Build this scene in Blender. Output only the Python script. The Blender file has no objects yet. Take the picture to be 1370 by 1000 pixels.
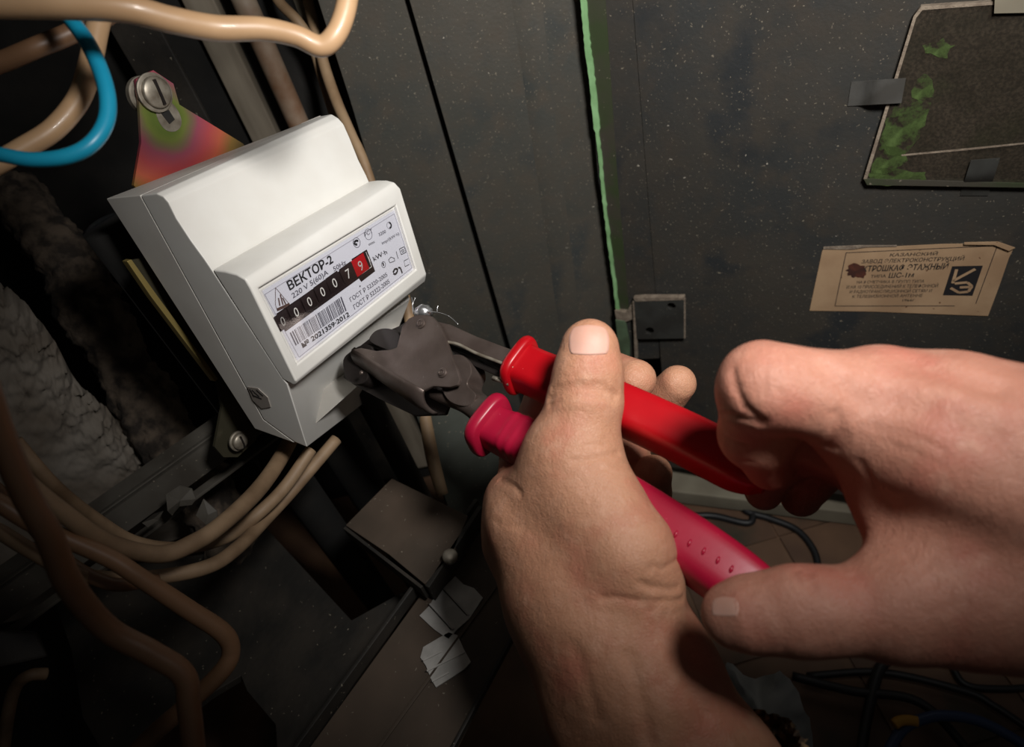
import bpy, bmesh, math, random
import numpy as np
from mathutils import Vector, Matrix, noise
from mathutils.bvhtree import BVHTree
random.seed(7); np.random.seed(7)

# ------------------------------------------------------------------ frame: cam = (right, down, forward) metres
F = 900.0; CX, CY = 685.0, 500.0
NAD = np.array([275.0, 930.0, F]); NAD /= np.linalg.norm(NAD)      # which way is down
UP = -NAD
YW = np.array([0, 0, 1.0]) - UP[2] * UP; YW /= np.linalg.norm(YW)
XW = np.cross(YW, UP)
R = np.array([XW, YW, UP])
CAMH = 0.60
CAMP = np.array([0, 0, CAMH])
def W(p): return R @ np.asarray(p, float) + CAMP
def ray(u, v): return np.array([(u - CX) / F, (v - CY) / F, 1.0])
def P(u, v, d): return ray(u, v) * d
def unit(a): a = np.asarray(a, float); return a / np.linalg.norm(a)

scene = bpy.context.scene
cam_d = bpy.data.cameras.new('camera'); cam = bpy.data.objects.new('camera', cam_d)
scene.collection.objects.link(cam); scene.camera = cam
cm = Matrix.Identity(4)
for i, c in enumerate(((1, 0, 0), (0, -1, 0), (0, 0, -1))):
    w = R @ np.array(c, float)
    for j in range(3): cm[j][i] = w[j]
for j in range(3): cm[j][3] = CAMP[j]
cam.matrix_world = cm
cam_d.sensor_width = 36; cam_d.lens = 36 * F / 1370; cam_d.clip_start = 0.01; cam_d.clip_end = 50
cam_d.dof.use_dof = True; cam_d.dof.focus_distance = 0.31; cam_d.dof.aperture_fstop = 11

world = bpy.data.worlds.new('world'); scene.world = world; world.use_nodes = True
world.node_tree.nodes['Background'].inputs[0].default_value = (0.9, 0.85, 0.8, 1)
world.node_tree.nodes['Background'].inputs[1].default_value = 0.026

def spot(name, pos, target, watts, radius, angle, blend, col=(1, 1, 1)):
    d = bpy.data.lights.new(name, 'SPOT'); d.energy = watts; d.shadow_soft_size = radius
    d.spot_size = math.radians(angle); d.spot_blend = blend; d.color = col
    o = bpy.data.objects.new(name, d); scene.collection.objects.link(o)
    p = Vector(W(pos)); t = Vector(W(target)); o.location = p
    o.rotation_euler = (t - p).to_track_quat('-Z', 'Y').to_euler()
spot('flash', (0.085, -0.125, -0.03), P(800, 235, .42), 9.2, 0.030, 98, 1.0, (1.0, 0.975, 0.945))

scene.view_settings.view_transform = 'Standard'; scene.view_settings.look = 'None'
scene.view_settings.gamma = 1; scene.view_settings.exposure = 0.0
scene.view_settings.use_curve_mapping = False

# ------------------------------------------------------------------ materials
def srgb(r, g, b):
    f = lambda c: (c / 255 / 12.92) if c / 255 <= .04045 else ((c / 255 + .055) / 1.055) ** 2.4
    return (f(r), f(g), f(b), 1)
def mat(name, c1, c2=None, scale=40, lo=.42, hi=.6, rough=.5, metal=0, bump=0, bscale=400, specks=None,
        layers=(), grain=0, sss=0, spec=.5, coat=0, stretch=None, rvar=0):
    m = bpy.data.materials.new(name); m.use_nodes = True; nt = m.node_tree; N = nt.nodes; L = nt.links
    b = N['Principled BSDF']; tc = N.new('ShaderNodeTexCoord'); co = tc.outputs['Object']
    if stretch:
        mp = N.new('ShaderNodeMapping'); mp.inputs['Scale'].default_value = stretch
        L.new(co, mp.inputs['Vector']); co = mp.outputs['Vector']
    def nz(s, lo, hi, detail=5):
        n = N.new('ShaderNodeTexNoise'); n.inputs['Scale'].default_value = s; n.inputs['Detail'].default_value = detail
        L.new(co, n.inputs['Vector']); r = N.new('ShaderNodeMapRange')
        r.inputs['From Min'].default_value = lo; r.inputs['From Max'].default_value = hi
        L.new(n.outputs['Fac'], r.inputs['Value']); return r.outputs['Result'], n.outputs['Fac']
    def mix(fac, a, c):
        x = N.new('ShaderNodeMix'); x.data_type = 'RGBA'; L.new(fac, x.inputs['Factor'])
        if isinstance(a, tuple): x.inputs['A'].default_value = a
        else: L.new(a, x.inputs['A'])
        x.inputs['B'].default_value = c; return x.outputs['Result']
    cur = c1
    if c2: cur = mix(nz(scale, lo, hi)[0], cur, c2)
    for (c, s, l, h) in layers: cur = mix(nz(s, l, h)[0], cur, c)
    if specks:
        dz = N.new('ShaderNodeTexNoise'); dz.inputs['Scale'].default_value = 320; dz.inputs['Detail'].default_value = 3; L.new(co, dz.inputs['Vector'])
        da = N.new('ShaderNodeVectorMath'); da.operation = 'MULTIPLY_ADD'; da.inputs[1].default_value = (.0045, .0045, .0045); L.new(dz.outputs['Color'], da.inputs[0]); L.new(co, da.inputs[2])
        for (c, s, size) in specks:
            vo = N.new('ShaderNodeTexVoronoi'); vo.inputs['Scale'].default_value = s; L.new(da.outputs[0], vo.inputs['Vector'])
            r = N.new('ShaderNodeMapRange'); r.inputs['From Min'].default_value = size; r.inputs['From Max'].default_value = size * .6
            L.new(vo.outputs['Distance'], r.inputs['Value'])
            g = N.new('ShaderNodeMath'); g.operation = 'GREATER_THAN'; g.inputs[1].default_value = .6
            sx = N.new('ShaderNodeSeparateColor'); L.new(vo.outputs['Color'], sx.inputs[0]); L.new(sx.outputs[0], g.inputs[0])
            mm = N.new('ShaderNodeMath'); mm.operation = 'MULTIPLY'; L.new(r.outputs[0], mm.inputs[0]); L.new(g.outputs[0], mm.inputs[1])
            cur = mix(mm.outputs[0], cur, c)
    if grain: cur = mix(nz(1300, .6, .95, 2)[0], cur, grain)
    if isinstance(cur, tuple): b.inputs['Base Color'].default_value = cur
    else: L.new(cur, b.inputs['Base Color'])
    b.inputs['Roughness'].default_value = rough; b.inputs['Metallic'].default_value = metal
    b.inputs['Specular IOR Level'].default_value = spec; b.inputs['Coat Weight'].default_value = coat
    if rvar:
        r = N.new('ShaderNodeMapRange'); r.inputs['To Min'].default_value = rough - rvar; r.inputs['To Max'].default_value = rough + rvar
        L.new(nz(scale * 1.7, 0, 1)[1], r.inputs['Value']); r.inputs['From Min'].default_value = .3; r.inputs['From Max'].default_value = .7
        L.new(r.outputs[0], b.inputs['Roughness'])
    if sss:
        b.inputs['Subsurface Weight'].default_value = sss
        b.inputs['Subsurface Radius'].default_value = (1, .35, .2); b.inputs['Subsurface Scale'].default_value = .0025
    if bump:
        _, f = nz(bscale, 0, 1, 6); bp = N.new('ShaderNodeBump'); bp.inputs['Strength'].default_value = min(bump, 1)
        bp.inputs['Distance'].default_value = .001 * max(bump, .3); L.new(f, bp.inputs['Height']); L.new(bp.outputs[0], b.inputs['Normal'])
    return m

DUST = srgb(128, 120, 105)
m_door = mat('dusty_black_enamel', srgb(54, 55, 54), srgb(66, 62, 56), 14, .35, .65, .42, 0, .45, 420,
             [(srgb(104, 97, 86), 520, .24), (DUST, 240, .13), (srgb(170, 163, 150), 105, .06)], layers=[(srgb(66, 61, 55), 70, .45, .75), (srgb(48, 50, 51), 30, .55, .7)], rvar=.08)
m_panel = mat('dusty_grey_enamel', srgb(68, 69, 65), srgb(82, 77, 69), 12, .35, .65, .42, 0, .45, 420,
              [(srgb(112, 105, 93), 520, .24), (DUST, 220, .13), (srgb(175, 168, 155), 100, .06)], layers=[(srgb(80, 74, 66), 70, .45, .75), (srgb(62, 65, 64), 26, .55, .7)], rvar=.08)
m_panel2 = mat('green_grey_enamel', srgb(88, 92, 85), srgb(72, 74, 68), 25, .35, .65, .5, 0, .3, 300, [(DUST, 250, .2)])
m_dark = mat('sooty_metal', srgb(34, 32, 29), srgb(52, 47, 41), 30, .4, .65, .6, 0, .5, 250, [(DUST, 260, .14)])
m_black = mat('near_black', srgb(16, 15, 13), srgb(30, 27, 23), 30, .4, .7, .8, 0, .4, 250)  # near-black; also stands in for shade in the recess and gaps
m_conc = mat('grimy_plaster', srgb(120, 113, 104), srgb(92, 82, 71), 22, .35, .6, .9, 0, .4, 160, layers=[(srgb(50, 42, 34), 45, .6, .68)])
m_lump = mat('crusted_mortar', srgb(86, 74, 62), srgb(40, 33, 27), 90, .4, .6, .95, 0, 1, 300)
m_tan = mat('tan_cable_sheath', srgb(184, 150, 114), srgb(164, 130, 96), 30, .4, .7, .42, 0, .12, 300, coat=.1)
m_brown = mat('brown_cable_sheath', srgb(128, 96, 70), srgb(104, 76, 54), 30, .4, .7, .45, 0, .12, 300)
m_grime = mat('grimy_cable_sheath', srgb(142, 118, 92), srgb(104, 82, 60), 40, .4, .65, .6, 0, .3, 300)
m_cyan = mat('cyan_insulation', srgb(30, 160, 195), srgb(24, 140, 178), 40, .4, .7, .35, 0, .05, 200)
m_wood = mat('old_batten_wood', srgb(140, 130, 114), srgb(96, 86, 72), 60, .35, .65, .8, 0, .5, 200, stretch=(1, 1, .12))
m_rust = mat('rusty_conduit', srgb(150, 134, 116), srgb(122, 90, 66), 30, .4, .6, .6, 0, .4, 200)
m_card = mat('grey_board', srgb(150, 144, 128), srgb(118, 110, 94), 18, .4, .65, .8, 0, .3, 200)
m_meter = mat('white_abs_plastic', srgb(226, 224, 218), srgb(220, 217, 210), 60, .3, .7, .42, 0, .05, 900, spec=.4)
m_meter_base = mat('grey_white_abs_plastic', srgb(214, 210, 202), srgb(205, 200, 192), 60, .3, .7, .5, 0, .05, 900, spec=.4)
m_label = mat('label_paper', srgb(226, 226, 232), rough=.5)
m_ink = mat('black_ink', srgb(34, 32, 34), rough=.6)
m_inkgrey = mat('grey_ink', srgb(84, 82, 92), rough=.6)
m_inkbrown = mat('brown_ink', srgb(90, 66, 58), rough=.6)
m_drum = mat('dark_drum_plastic', srgb(36, 24, 24), rough=.5)
m_reddrum = mat('red_drum_plastic', srgb(176, 20, 28), rough=.4)
m_white = mat('white_print', srgb(215, 212, 205), rough=.5)
m_steel = mat('worn_zinc_steel', srgb(160, 152, 138), srgb(116, 106, 92), 160, .4, .65, .45, .5, .1, 300)
m_jaw = mat('blued_steel', srgb(106, 94, 88), srgb(84, 72, 66), 70, .35, .65, .4, .55, .12, 500, [(srgb(140, 128, 118), 700, .1)], rvar=.06)
m_jawdark = mat('dark_blued_steel', srgb(52, 46, 44), srgb(40, 35, 33), 70, .35, .65, .42, .5, .1, 500)
m_red = mat('red_vinyl_grip', srgb(166, 6, 18), srgb(150, 5, 15), 40, .4, .7, .36, 0, .06, 500, [(srgb(215, 90, 90), 420, .07)])
m_pink = mat('crimson_vinyl_grip', srgb(156, 16, 48), srgb(144, 14, 42), 40, .4, .7, .38, 0, .06, 500, [(srgb(215, 90, 110), 500, .07)])
m_lead = mat('lead_alloy', srgb(190, 190, 190), rough=.3, metal=.9, bump=.3, bscale=400)
m_foil = mat('aluminium_strip', srgb(196, 193, 188), srgb(168, 165, 160), 60, .35, .6, .45, .1, .15, 300)
def skin(name, base, dark, red, pale):
    m = bpy.data.materials.new(name); m.use_nodes = True; nt = m.node_tree; N = nt.nodes; L = nt.links; b = N['Principled BSDF']
    co = N.new('ShaderNodeTexCoord').outputs['Object']
    def nz(s, lo, hi, det=6):
        n = N.new('ShaderNodeTexNoise'); n.inputs['Scale'].default_value = s; n.inputs['Detail'].default_value = det; L.new(co, n.inputs['Vector'])
        q = N.new('ShaderNodeMapRange'); q.inputs['From Min'].default_value = lo; q.inputs['From Max'].default_value = hi; L.new(n.outputs['Fac'], q.inputs['Value']); return q.outputs[0]
    def mix(f, a, c):
        x = N.new('ShaderNodeMix'); x.data_type = 'RGBA'; L.new(f, x.inputs['Factor'])
        if isinstance(a, tuple): x.inputs['A'].default_value = a
        else: L.new(a, x.inputs['A'])
        x.inputs['B'].default_value = c; return x.outputs['Result']
    c = mix(nz(26, .4, .62), base, dark); c = mix(nz(48, .5, .72), c, red); c = mix(nz(150, .52, .75), c, pale); c = mix(nz(900, .55, .8), c, dark); c = mix(nz(15, .56, .74), c, red)
    L.new(c, b.inputs['Base Color']); b.inputs['Roughness'].default_value = .52; b.inputs['Specular IOR Level'].default_value = .4
    b.inputs['Subsurface Weight'].default_value = .07; b.inputs['Subsurface Radius'].default_value = (1, .35, .2); b.inputs['Subsurface Scale'].default_value = .0016
    vo = N.new('ShaderNodeTexVoronoi'); vo.feature = 'DISTANCE_TO_EDGE'; vo.inputs['Scale'].default_value = 950
    dn = N.new('ShaderNodeTexNoise'); dn.inputs['Scale'].default_value = 260; L.new(co, dn.inputs['Vector'])
    va = N.new('ShaderNodeVectorMath'); va.operation = 'MULTIPLY_ADD'; va.inputs[1].default_value = (.004, .004, .004); L.new(dn.outputs['Color'], va.inputs[0]); L.new(co, va.inputs[2]); L.new(va.outputs[0], vo.inputs['Vector'])
    e = N.new('ShaderNodeMapRange'); e.inputs['From Max'].default_value = .18; L.new(vo.outputs['Distance'], e.inputs['Value'])
    mp = N.new('ShaderNodeMapping'); mp.inputs['Rotation'].default_value = (.4, .9, .7); mp.inputs['Scale'].default_value = (1, 1, .22); L.new(co, mp.inputs['Vector'])
    w = N.new('ShaderNodeTexNoise'); w.inputs['Scale'].default_value = 420; w.inputs['Detail'].default_value = 5; w.inputs['Roughness'].default_value = .65; L.new(mp.outputs[0], w.inputs['Vector'])
    b1 = N.new('ShaderNodeBump'); b1.inputs['Strength'].default_value = .4; b1.inputs['Distance'].default_value = .00022; L.new(e.outputs[0], b1.inputs['Height'])
    b2 = N.new('ShaderNodeBump'); b2.inputs['Strength'].default_value = .5; b2.inputs['Distance'].default_value = .0009; L.new(w.outputs['Fac'], b2.inputs['Height']); L.new(b1.outputs[0], b2.inputs['Normal'])
    b3 = N.new('ShaderNodeBump'); b3.inputs['Strength'].default_value = .22; b3.inputs['Distance'].default_value = .002
    n3 = N.new('ShaderNodeTexNoise'); n3.inputs['Scale'].default_value = 120; n3.inputs['Detail'].default_value = 4; L.new(co, n3.inputs['Vector']); L.new(n3.outputs['Fac'], b3.inputs['Height']); L.new(b2.outputs[0], b3.inputs['Normal'])
    L.new(b3.outputs[0], b.inputs['Normal']); return m
m_skin = skin('skin', srgb(178, 130, 102), srgb(170, 120, 93), srgb(174, 112, 90), srgb(184, 138, 112))
m_skinred = skin('ruddy_skin', srgb(172, 120, 100), srgb(163, 109, 90), srgb(168, 101, 85), srgb(180, 130, 110))
m_nail = mat('fingernail_keratin', srgb(188, 142, 124), srgb(196, 152, 136), 60, .4, .6, .62, 0, .05, 400, sss=.1)
m_nailedge = mat('pale_nail_rim', srgb(226, 208, 190), rough=.4)
m_tile = mat('dirty_brown_floor', srgb(112, 84, 62), srgb(82, 60, 46), 14, .35, .65, .6, 0, .3, 120, layers=[(srgb(40, 46, 34), 9, .58, .7)])
m_sill = mat('dusty_brown_sill', srgb(84, 70, 58), srgb(64, 54, 44), 20, .35, .65, .7, 0, .3, 200, [(DUST, 300, .14)])
m_bar = mat('grimy_angle_steel', srgb(84, 80, 73), srgb(62, 57, 50), 30, .35, .65, .65, 0, .4, 250, [(DUST, 300, .14)])
m_thresh = mat('pale_threshold', srgb(142, 136, 118), srgb(120, 112, 96), 20, .35, .65, .8, 0, .3, 150)
m_rubber = mat('black_rubber', srgb(24, 24, 26), rough=.5)
m_blue = mat('blue_sheath', srgb(40, 62, 100), rough=.45)
m_yellow = mat('yellow_plastic', srgb(190, 140, 40), rough=.5)
m_bag = mat('grey_polythene', srgb(158, 162, 162), srgb(126, 130, 130), 20, .4, .6, .45, 0, .3, 60)
m_fur = mat('camouflage_fleece', srgb(176, 146, 108), srgb(78, 62, 48), 130, .45, .55, .95, 0, 1, 600)
m_green = mat('chipped_green_paint', srgb(150, 196, 140), srgb(128, 172, 118), 60, .4, .6, .6, 0, .3, 300)
m_green2 = mat('dull_green_paint', srgb(92, 112, 86), srgb(78, 92, 70), 60, .4, .6, .6, 0, .3, 300)
m_darkgreen = mat('worn_dark_green_enamel', srgb(56, 66, 42), srgb(66, 62, 54), 26, .42, .6, .5, 0, .3, 300, [(DUST, 330, .15)])
m_dustline = mat('settled_dust', srgb(142, 128, 112), srgb(120, 106, 92), 200, .4, .6, .95, 0, .8, 800)
m_paper = mat('aged_sticker_paper', srgb(176, 146, 114), srgb(158, 128, 98), 40, .4, .65, .7, 0, .1, 300, [(srgb(96, 62, 40), 150, .12)])
m_stain = mat('rust_stain', srgb(86, 44, 30), srgb(60, 32, 24), 200, .4, .6, .8)
m_clip = mat('dark_sheet_clip', srgb(84, 83, 80), srgb(70, 68, 64), 60, .4, .6, .5, .1, .1, 300)
m_clipdark = mat('black_sheet_clip', srgb(58, 58, 55), srgb(50, 49, 46), 60, .4, .6, .5, 0, .1, 300, [(DUST, 400, .12)])
m_gold = mat('yellow_zinc_edge', srgb(176, 156, 96), rough=.35, metal=.6)
m_thin = mat('thin_tan_sheath', srgb(158, 132, 102), srgb(132, 106, 78), 40, .4, .65, .6, 0, .2, 300)
m_stick = mat('grey_seal_sticker', srgb(150, 142, 134), rough=.5)

# zinc-chromate plate: the plating itself runs green at the edges of the slot to pink and amber
def zinc():
    m = mat('iridescent_zinc_plate', srgb(170, 90, 90), rough=.34, metal=.45, bump=.1, bscale=300)
    nt = m.node_tree; N = nt.nodes; L = nt.links; b = N['Principled BSDF']
    tc = N.new('ShaderNodeTexCoord'); g = N.new('ShaderNodeVectorMath'); g.operation = 'LENGTH'
    n = N.new('ShaderNodeTexNoise'); n.inputs['Scale'].default_value = 90
    L.new(tc.outputs['Object'], n.inputs['Vector']); L.new(tc.outputs['Object'], g.inputs[0])
    ma = N.new('ShaderNodeMath'); ma.operation = 'MULTIPLY_ADD'; ma.inputs[1].default_value = .005
    L.new(n.outputs['Fac'], ma.inputs[0]); L.new(g.outputs['Value'], ma.inputs[2])
    mr = N.new('ShaderNodeMapRange'); mr.inputs['From Min'].default_value = .006; mr.inputs['From Max'].default_value = .05
    L.new(ma.outputs[0], mr.inputs['Value']); cr = N.new('ShaderNodeValToRGB')
    e = cr.color_ramp.elements; e[0].color = srgb(110, 128, 60); e[0].position = .08; e[1].position = 1; e[1].color = srgb(74, 70, 56)
    for p, c in ((.14, srgb(128, 140, 70)), (.21, srgb(140, 120, 96)), (.29, srgb(176, 92, 112)), (.42, srgb(206, 92, 96)), (.56, srgb(214, 112, 84)), (.72, srgb(150, 120, 66)), (.9, srgb(84, 78, 60))):
        x = e.new(p); x.color = c
    L.new(mr.outputs[0], cr.inputs[0]); L.new(cr.outputs[0], b.inputs['Base Color']); return m
m_zinc = zinc()

def clear(name, tint, ior_gloss=.08, rough=.08):
    m = bpy.data.materials.new(name); m.use_nodes = True; N = m.node_tree.nodes; L = m.node_tree.links
    N.remove(N['Principled BSDF']); out = N['Material Output']
    t = N.new('ShaderNodeBsdfTransparent'); t.inputs[0].default_value = tint
    g = N.new('ShaderNodeBsdfGlossy'); g.inputs['Roughness'].default_value = rough
    x = N.new('ShaderNodeMixShader'); x.inputs[0].default_value = .05; L.new(t.outputs[0], x.inputs[1]); L.new(g.outputs[0], x.inputs[2])
    L.new(x.outputs[0], out.inputs[0]); return m
m_clear = clear('clear_window_plastic', (.96, .96, .97, 1))
def dirty_glass():
    m = bpy.data.materials.new('mossy_dirty_glass'); m.use_nodes = True; N = m.node_tree.nodes; L = m.node_tree.links
    b = N['Principled BSDF']; b.inputs['Roughness'].default_value = .35
    tc = N.new('ShaderNodeTexCoord')
    def nz(s, lo, hi):
        n = N.new('ShaderNodeTexNoise'); n.inputs['Scale'].default_value = s; n.inputs['Detail'].default_value = 6
        L.new(tc.outputs['Object'], n.inputs['Vector']); r = N.new('ShaderNodeMapRange')
        r.inputs['From Min'].default_value = lo; r.inputs['From Max'].default_value = hi; L.new(n.outputs['Fac'], r.inputs['Value']); return r.outputs[0]
    x = N.new('ShaderNodeMix'); x.data_type = 'RGBA'; L.new(nz(700, .4, .68), x.inputs['Factor'])
    x.inputs['A'].default_value = srgb(56, 50, 43); x.inputs['B'].default_value = srgb(78, 69, 58)
    L.new(x.outputs['Result'], b.inputs['Base Color'])
    t = N.new('ShaderNodeBsdfTransparent'); t.inputs[0].default_value = (.9, .93, .9, 1); ms = N.new('ShaderNodeMixShader')
    r = nz(60, .3, .7); q = N.new('ShaderNodeMapRange'); q.inputs['To Min'].default_value = .35; q.inputs['To Max'].default_value = .75
    L.new(r, q.inputs['Value']); L.new(q.outputs[0], ms.inputs[0]); L.new(t.outputs[0], ms.inputs[1]); L.new(b.outputs[0], ms.inputs[2])
    L.new(ms.outputs[0], N['Material Output'].inputs[0]); return m
m_glass = dirty_glass()

# ------------------------------------------------------------------ builders
COL = scene.collection
def tag(o, label=None, cat=None, group=None, kind=None):
    if label: o['label'] = label
    if cat: o['category'] = cat
    if group: o['group'] = group
    if kind: o['kind'] = kind
    return o
def wbase(o):
    v = Vector((0, 0, 0))
    while o: v += o.location; o = o.parent
    return v
def empty(name, campos, label, cat, group=None):
    o = bpy.data.objects.new(name, None); o.empty_display_size = .02; COL.objects.link(o); o.location = Vector(W(campos))
    return tag(o, label, cat, group)
def mesh(name, verts, faces, m, parent=None, smooth=False, bevel=0, seg=2, origin=None, weld=False, angle=40, mats=None, fmat=None):
    """verts in cam coordinates"""
    V = np.array([W(p) for p in verts])
    base = np.array(wbase(parent)) if parent else np.array([0, 0, 0.])
    org = (np.array(W(origin)) if origin is not None else V.mean(0)) - base
    me = bpy.data.meshes.new(name); me.from_pydata([tuple(v - base - org) for v in V], [], [tuple(f) for f in faces])
    for x in (mats or [m]): me.materials.append(x)
    if fmat:
        for p, k in zip(me.polygons, fmat): p.material_index = k
    bm = bmesh.new(); bm.from_mesh(me)
    if weld: bmesh.ops.remove_doubles(bm, verts=bm.verts, dist=1e-6)
    bmesh.ops.recalc_face_normals(bm, faces=bm.faces)
    if bevel:
        es = [e for e in bm.edges if len(e.link_faces) == 2 and e.calc_face_angle(0) > math.radians(25)]
        try: bmesh.ops.bevel(bm, geom=es, offset=bevel, segments=seg, affect='EDGES', profile=.5, clamp_overlap=True)
        except Exception: pass
    bm.to_mesh(me); bm.free()
    if smooth or bevel:
        for p in me.polygons: p.use_smooth = True
        if not smooth or bevel: me.set_sharp_from_angle(angle=math.radians(angle))
    o = bpy.data.objects.new(name, me); COL.objects.link(o); o.location = Vector(org)
    if parent: o.parent = parent
    if bevel: w_ = o.modifiers.new('weighted', 'WEIGHTED_NORMAL'); w_.keep_sharp = True; w_.weight = 100
    return o

def spline2(pts, n=4, closed=True):
    p = [np.array(x, float) for x in pts]; out = []; N_ = len(p)
    for i in range(N_):
        a, b, c, d = p[i - 1], p[i], p[(i + 1) % N_], p[(i + 2) % N_]
        for k in range(n):
            t = k / n; out.append(tuple(.5 * (2 * b + (c - a) * t + (2 * a - 5 * b + 4 * c - d) * t * t + (3 * b - a - 3 * c + d) * t ** 3)))
    return out
# channel body: long front plate and rolled lower side
class Plane:
    def __init__(s, p, n): s.p = np.array(p, float); s.n = unit(n); s.n = s.n if s.n[2] < 0 else -s.n   # n faces the camera
    def hit(s, u, v, off=0):
        r = ray(u, v); q = s.p + s.n * off; return r * (q.dot(s.n) / r.dot(s.n))
def plane3(a, b, c): return Plane(a, np.cross(b - a, c - a))
def vplane(a, b): return Plane(a, np.cross(b - a, NAD))
def prism(name, poly, pl, thick, m, parent=None, off=0, bevel=.0006, **k):
    """polygon of picture points laid on plane pl (its front face), given real thickness"""
    n = len(poly); top = [pl.hit(u, v, off) for u, v in poly]; bot = [p - pl.n * thick for p in top]
    f = [list(range(n)), list(range(2 * n - 1, n - 1, -1))] + [[i, i + n, (i + 1) % n + n, (i + 1) % n] for i in range(n)]
    return mesh(name, top + bot, f, m, parent, bevel=bevel, **k)
def cm_spline(pts, n=8):
    p = [np.array(x, float) for x in pts]; p = [2 * p[0] - p[1]] + p + [2 * p[-1] - p[-2]]; out = []
    for i in range(1, len(p) - 2):
        for k in range(n):
            t = k / n; a, b, c, d = p[i - 1:i + 3]
            out.append(.5 * (2 * b + (c - a) * t + (2 * a - 5 * b + 4 * c - d) * t * t + (3 * b - a - 3 * c + d) * t ** 3))
    out.append(p[-2]); return out
def tube_geo(C, rad, n=12, cap=True, sx=1, ref=None, sy=1):
    V = []; Fc = []; L = len(C); prev = None
    for i in range(L):
        t = unit(C[min(i + 1, L - 1)] - C[max(i - 1, 0)])
        if ref is not None: a = unit(ref - t * ref.dot(t))
        else:
            if prev is None: prev = unit(np.cross(t, [0.3, .2, .9]))
            a = unit(prev - t * prev.dot(t)); prev = a
        b = np.cross(t, a)
        for k in range(n):
            th = 2 * math.pi * k / n; V.append(C[i] + rad[i] * (a * math.cos(th) * sx + b * math.sin(th) * sy))
    for i in range(L - 1):
        for k in range(n): Fc.append([i * n + k, i * n + (k + 1) % n, (i + 1) * n + (k + 1) % n, (i + 1) * n + k])
    if cap: Fc += [list(range(n)), list(range((L - 1) * n, L * n))]
    return V, Fc
def cable(name, pts, m, parent=None, seg=8, n=14, label=None, cat='cable', group=None):
    """pts: (u, v, depth, radius in picture pixels)"""
    K = [list(P(u, v, d)) + [r * d / F] for u, v, d, r in pts]
    out_ = lambda q: q[0] < -8 or q[0] > 1378 or q[1] < -8 or q[1] > 1008
    def on(a, b):
        t = np.array(a[:3]) - np.array(b[:3]); t = unit(t); return [list(np.array(a[:3]) + t * x) + [a[3]] for x in (.016, .032, .048, .064, .08)]
    if out_(pts[0]): K = on(K[0], K[1])[::-1] + K
    if out_(pts[-1]): K = K + on(K[-1], K[-2])
    S = cm_spline(K, seg)
    V, Fc = tube_geo([s[:3] for s in S], [s[3] for s in S], n)
    o = mesh(name, V, Fc, m, parent, smooth=True)
    if not parent: tag(o, label, cat, group)
    return o
def join(parts):
    V = []; Fc = []
    for v, f in parts:
        o = len(V); V += list(v); Fc += [[i + o for i in q] for q in f]
    return V, Fc
def disc_geo(c, nrm, r, h, n=24, dome=0):
    nrm = unit(nrm); a = unit(np.cross(nrm, [.1, .9, .3])); b = np.cross(nrm, a)
    rings = [(r, 0), (r, h * .8), (r * .92, h)] + ([(r * .7, h + dome * .55), (r * .35, h + dome * .9)] if dome else [])
    V = []; Fc = []
    for rr, hh in rings:
        for k in range(n): t = 2 * math.pi * k / n; V.append(c + nrm * hh + rr * (a * math.cos(t) + b * math.sin(t)))
    for i in range(len(rings) - 1):
        for k in range(n): Fc.append([i * n + k, i * n + (k + 1) % n, (i + 1) * n + (k + 1) % n, (i + 1) * n + k])
    Fc += [list(range(n)), list(range((len(rings) - 1) * n, len(rings) * n))]
    return V, Fc
def ring_geo(c, nrm, r, w, h, n=24):
    nrm = unit(nrm); a = unit(np.cross(nrm, [.1, .9, .3])); b = np.cross(nrm, a); V = []; Fc = []
    for k in range(n):
        t = 2 * math.pi * k / n; d = a * math.cos(t) + b * math.sin(t)
        V += [c + d * r, c + d * (r - w), c + d * (r - w) + nrm * h, c + d * r + nrm * h]
    for k in range(n):
        j = (k + 1) % n
        for q in range(4): Fc.append([4 * k + q, 4 * k + (q + 1) % 4, 4 * j + (q + 1) % 4, 4 * j + q])
    return V, Fc
def seg_geo(pl, a, b, wpx, off, th=.00008):
    """a printed stroke between two picture points on a plane"""
    A = pl.hit(*a, off); B = pl.hit(*b, off); t = unit(B - A); s = np.cross(t, pl.n) * wpx * A[2] / F / 2
    V = [A - s, B - s, B + s, A + s]; V += [v - pl.n * th for v in V]
    return V, [[0, 1, 2, 3], [7, 6, 5, 4], [0, 4, 5, 1], [1, 5, 6, 2], [2, 6, 7, 3], [3, 7, 4, 0]]
def quad_geo(pl, q, off, th=.00008):
    V = [pl.hit(*x, off) for x in q]; n = len(V); V += [v - pl.n * th for v in V]
    return V, [list(range(n)), list(range(2 * n - 1, n - 1, -1))] + [[i, i + n, (i + 1) % n + n, (i + 1) % n] for i in range(n)]
def text(name, s, pl, o, e, t, m, parent, off=.0002, bold=0, shear=0):
    """lettering printed on a plane: o/e = start/end of the baseline, t = top of the first letter"""
    c = bpy.data.curves.new('t', 'FONT'); c.body = s; c.size = 1; c.offset = bold; c.resolution_u = 3; c.shear = shear
    ob = bpy.data.objects.new('t', c); COL.objects.link(ob)
    me = bpy.data.meshes.new_from_object(ob.evaluated_get(bpy.context.evaluated_depsgraph_get()))
    bpy.data.objects.remove(ob); bpy.data.curves.remove(c)
    co = np.array([v.co[:] for v in me.vertices]); fc = [list(p.vertices) for p in me.polygons]; bpy.data.meshes.remove(me)
    x0, x1 = co[:, 0].min(), co[:, 0].max(); O = pl.hit(*o, off)
    X = (pl.hit(*e, off) - O) / (x1 - x0); Y = (pl.hit(*t, off) - O) / .7
    return mesh(name, [O + X * (v[0] - x0) + Y * v[1] for v in co], fc, m, parent)

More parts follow.
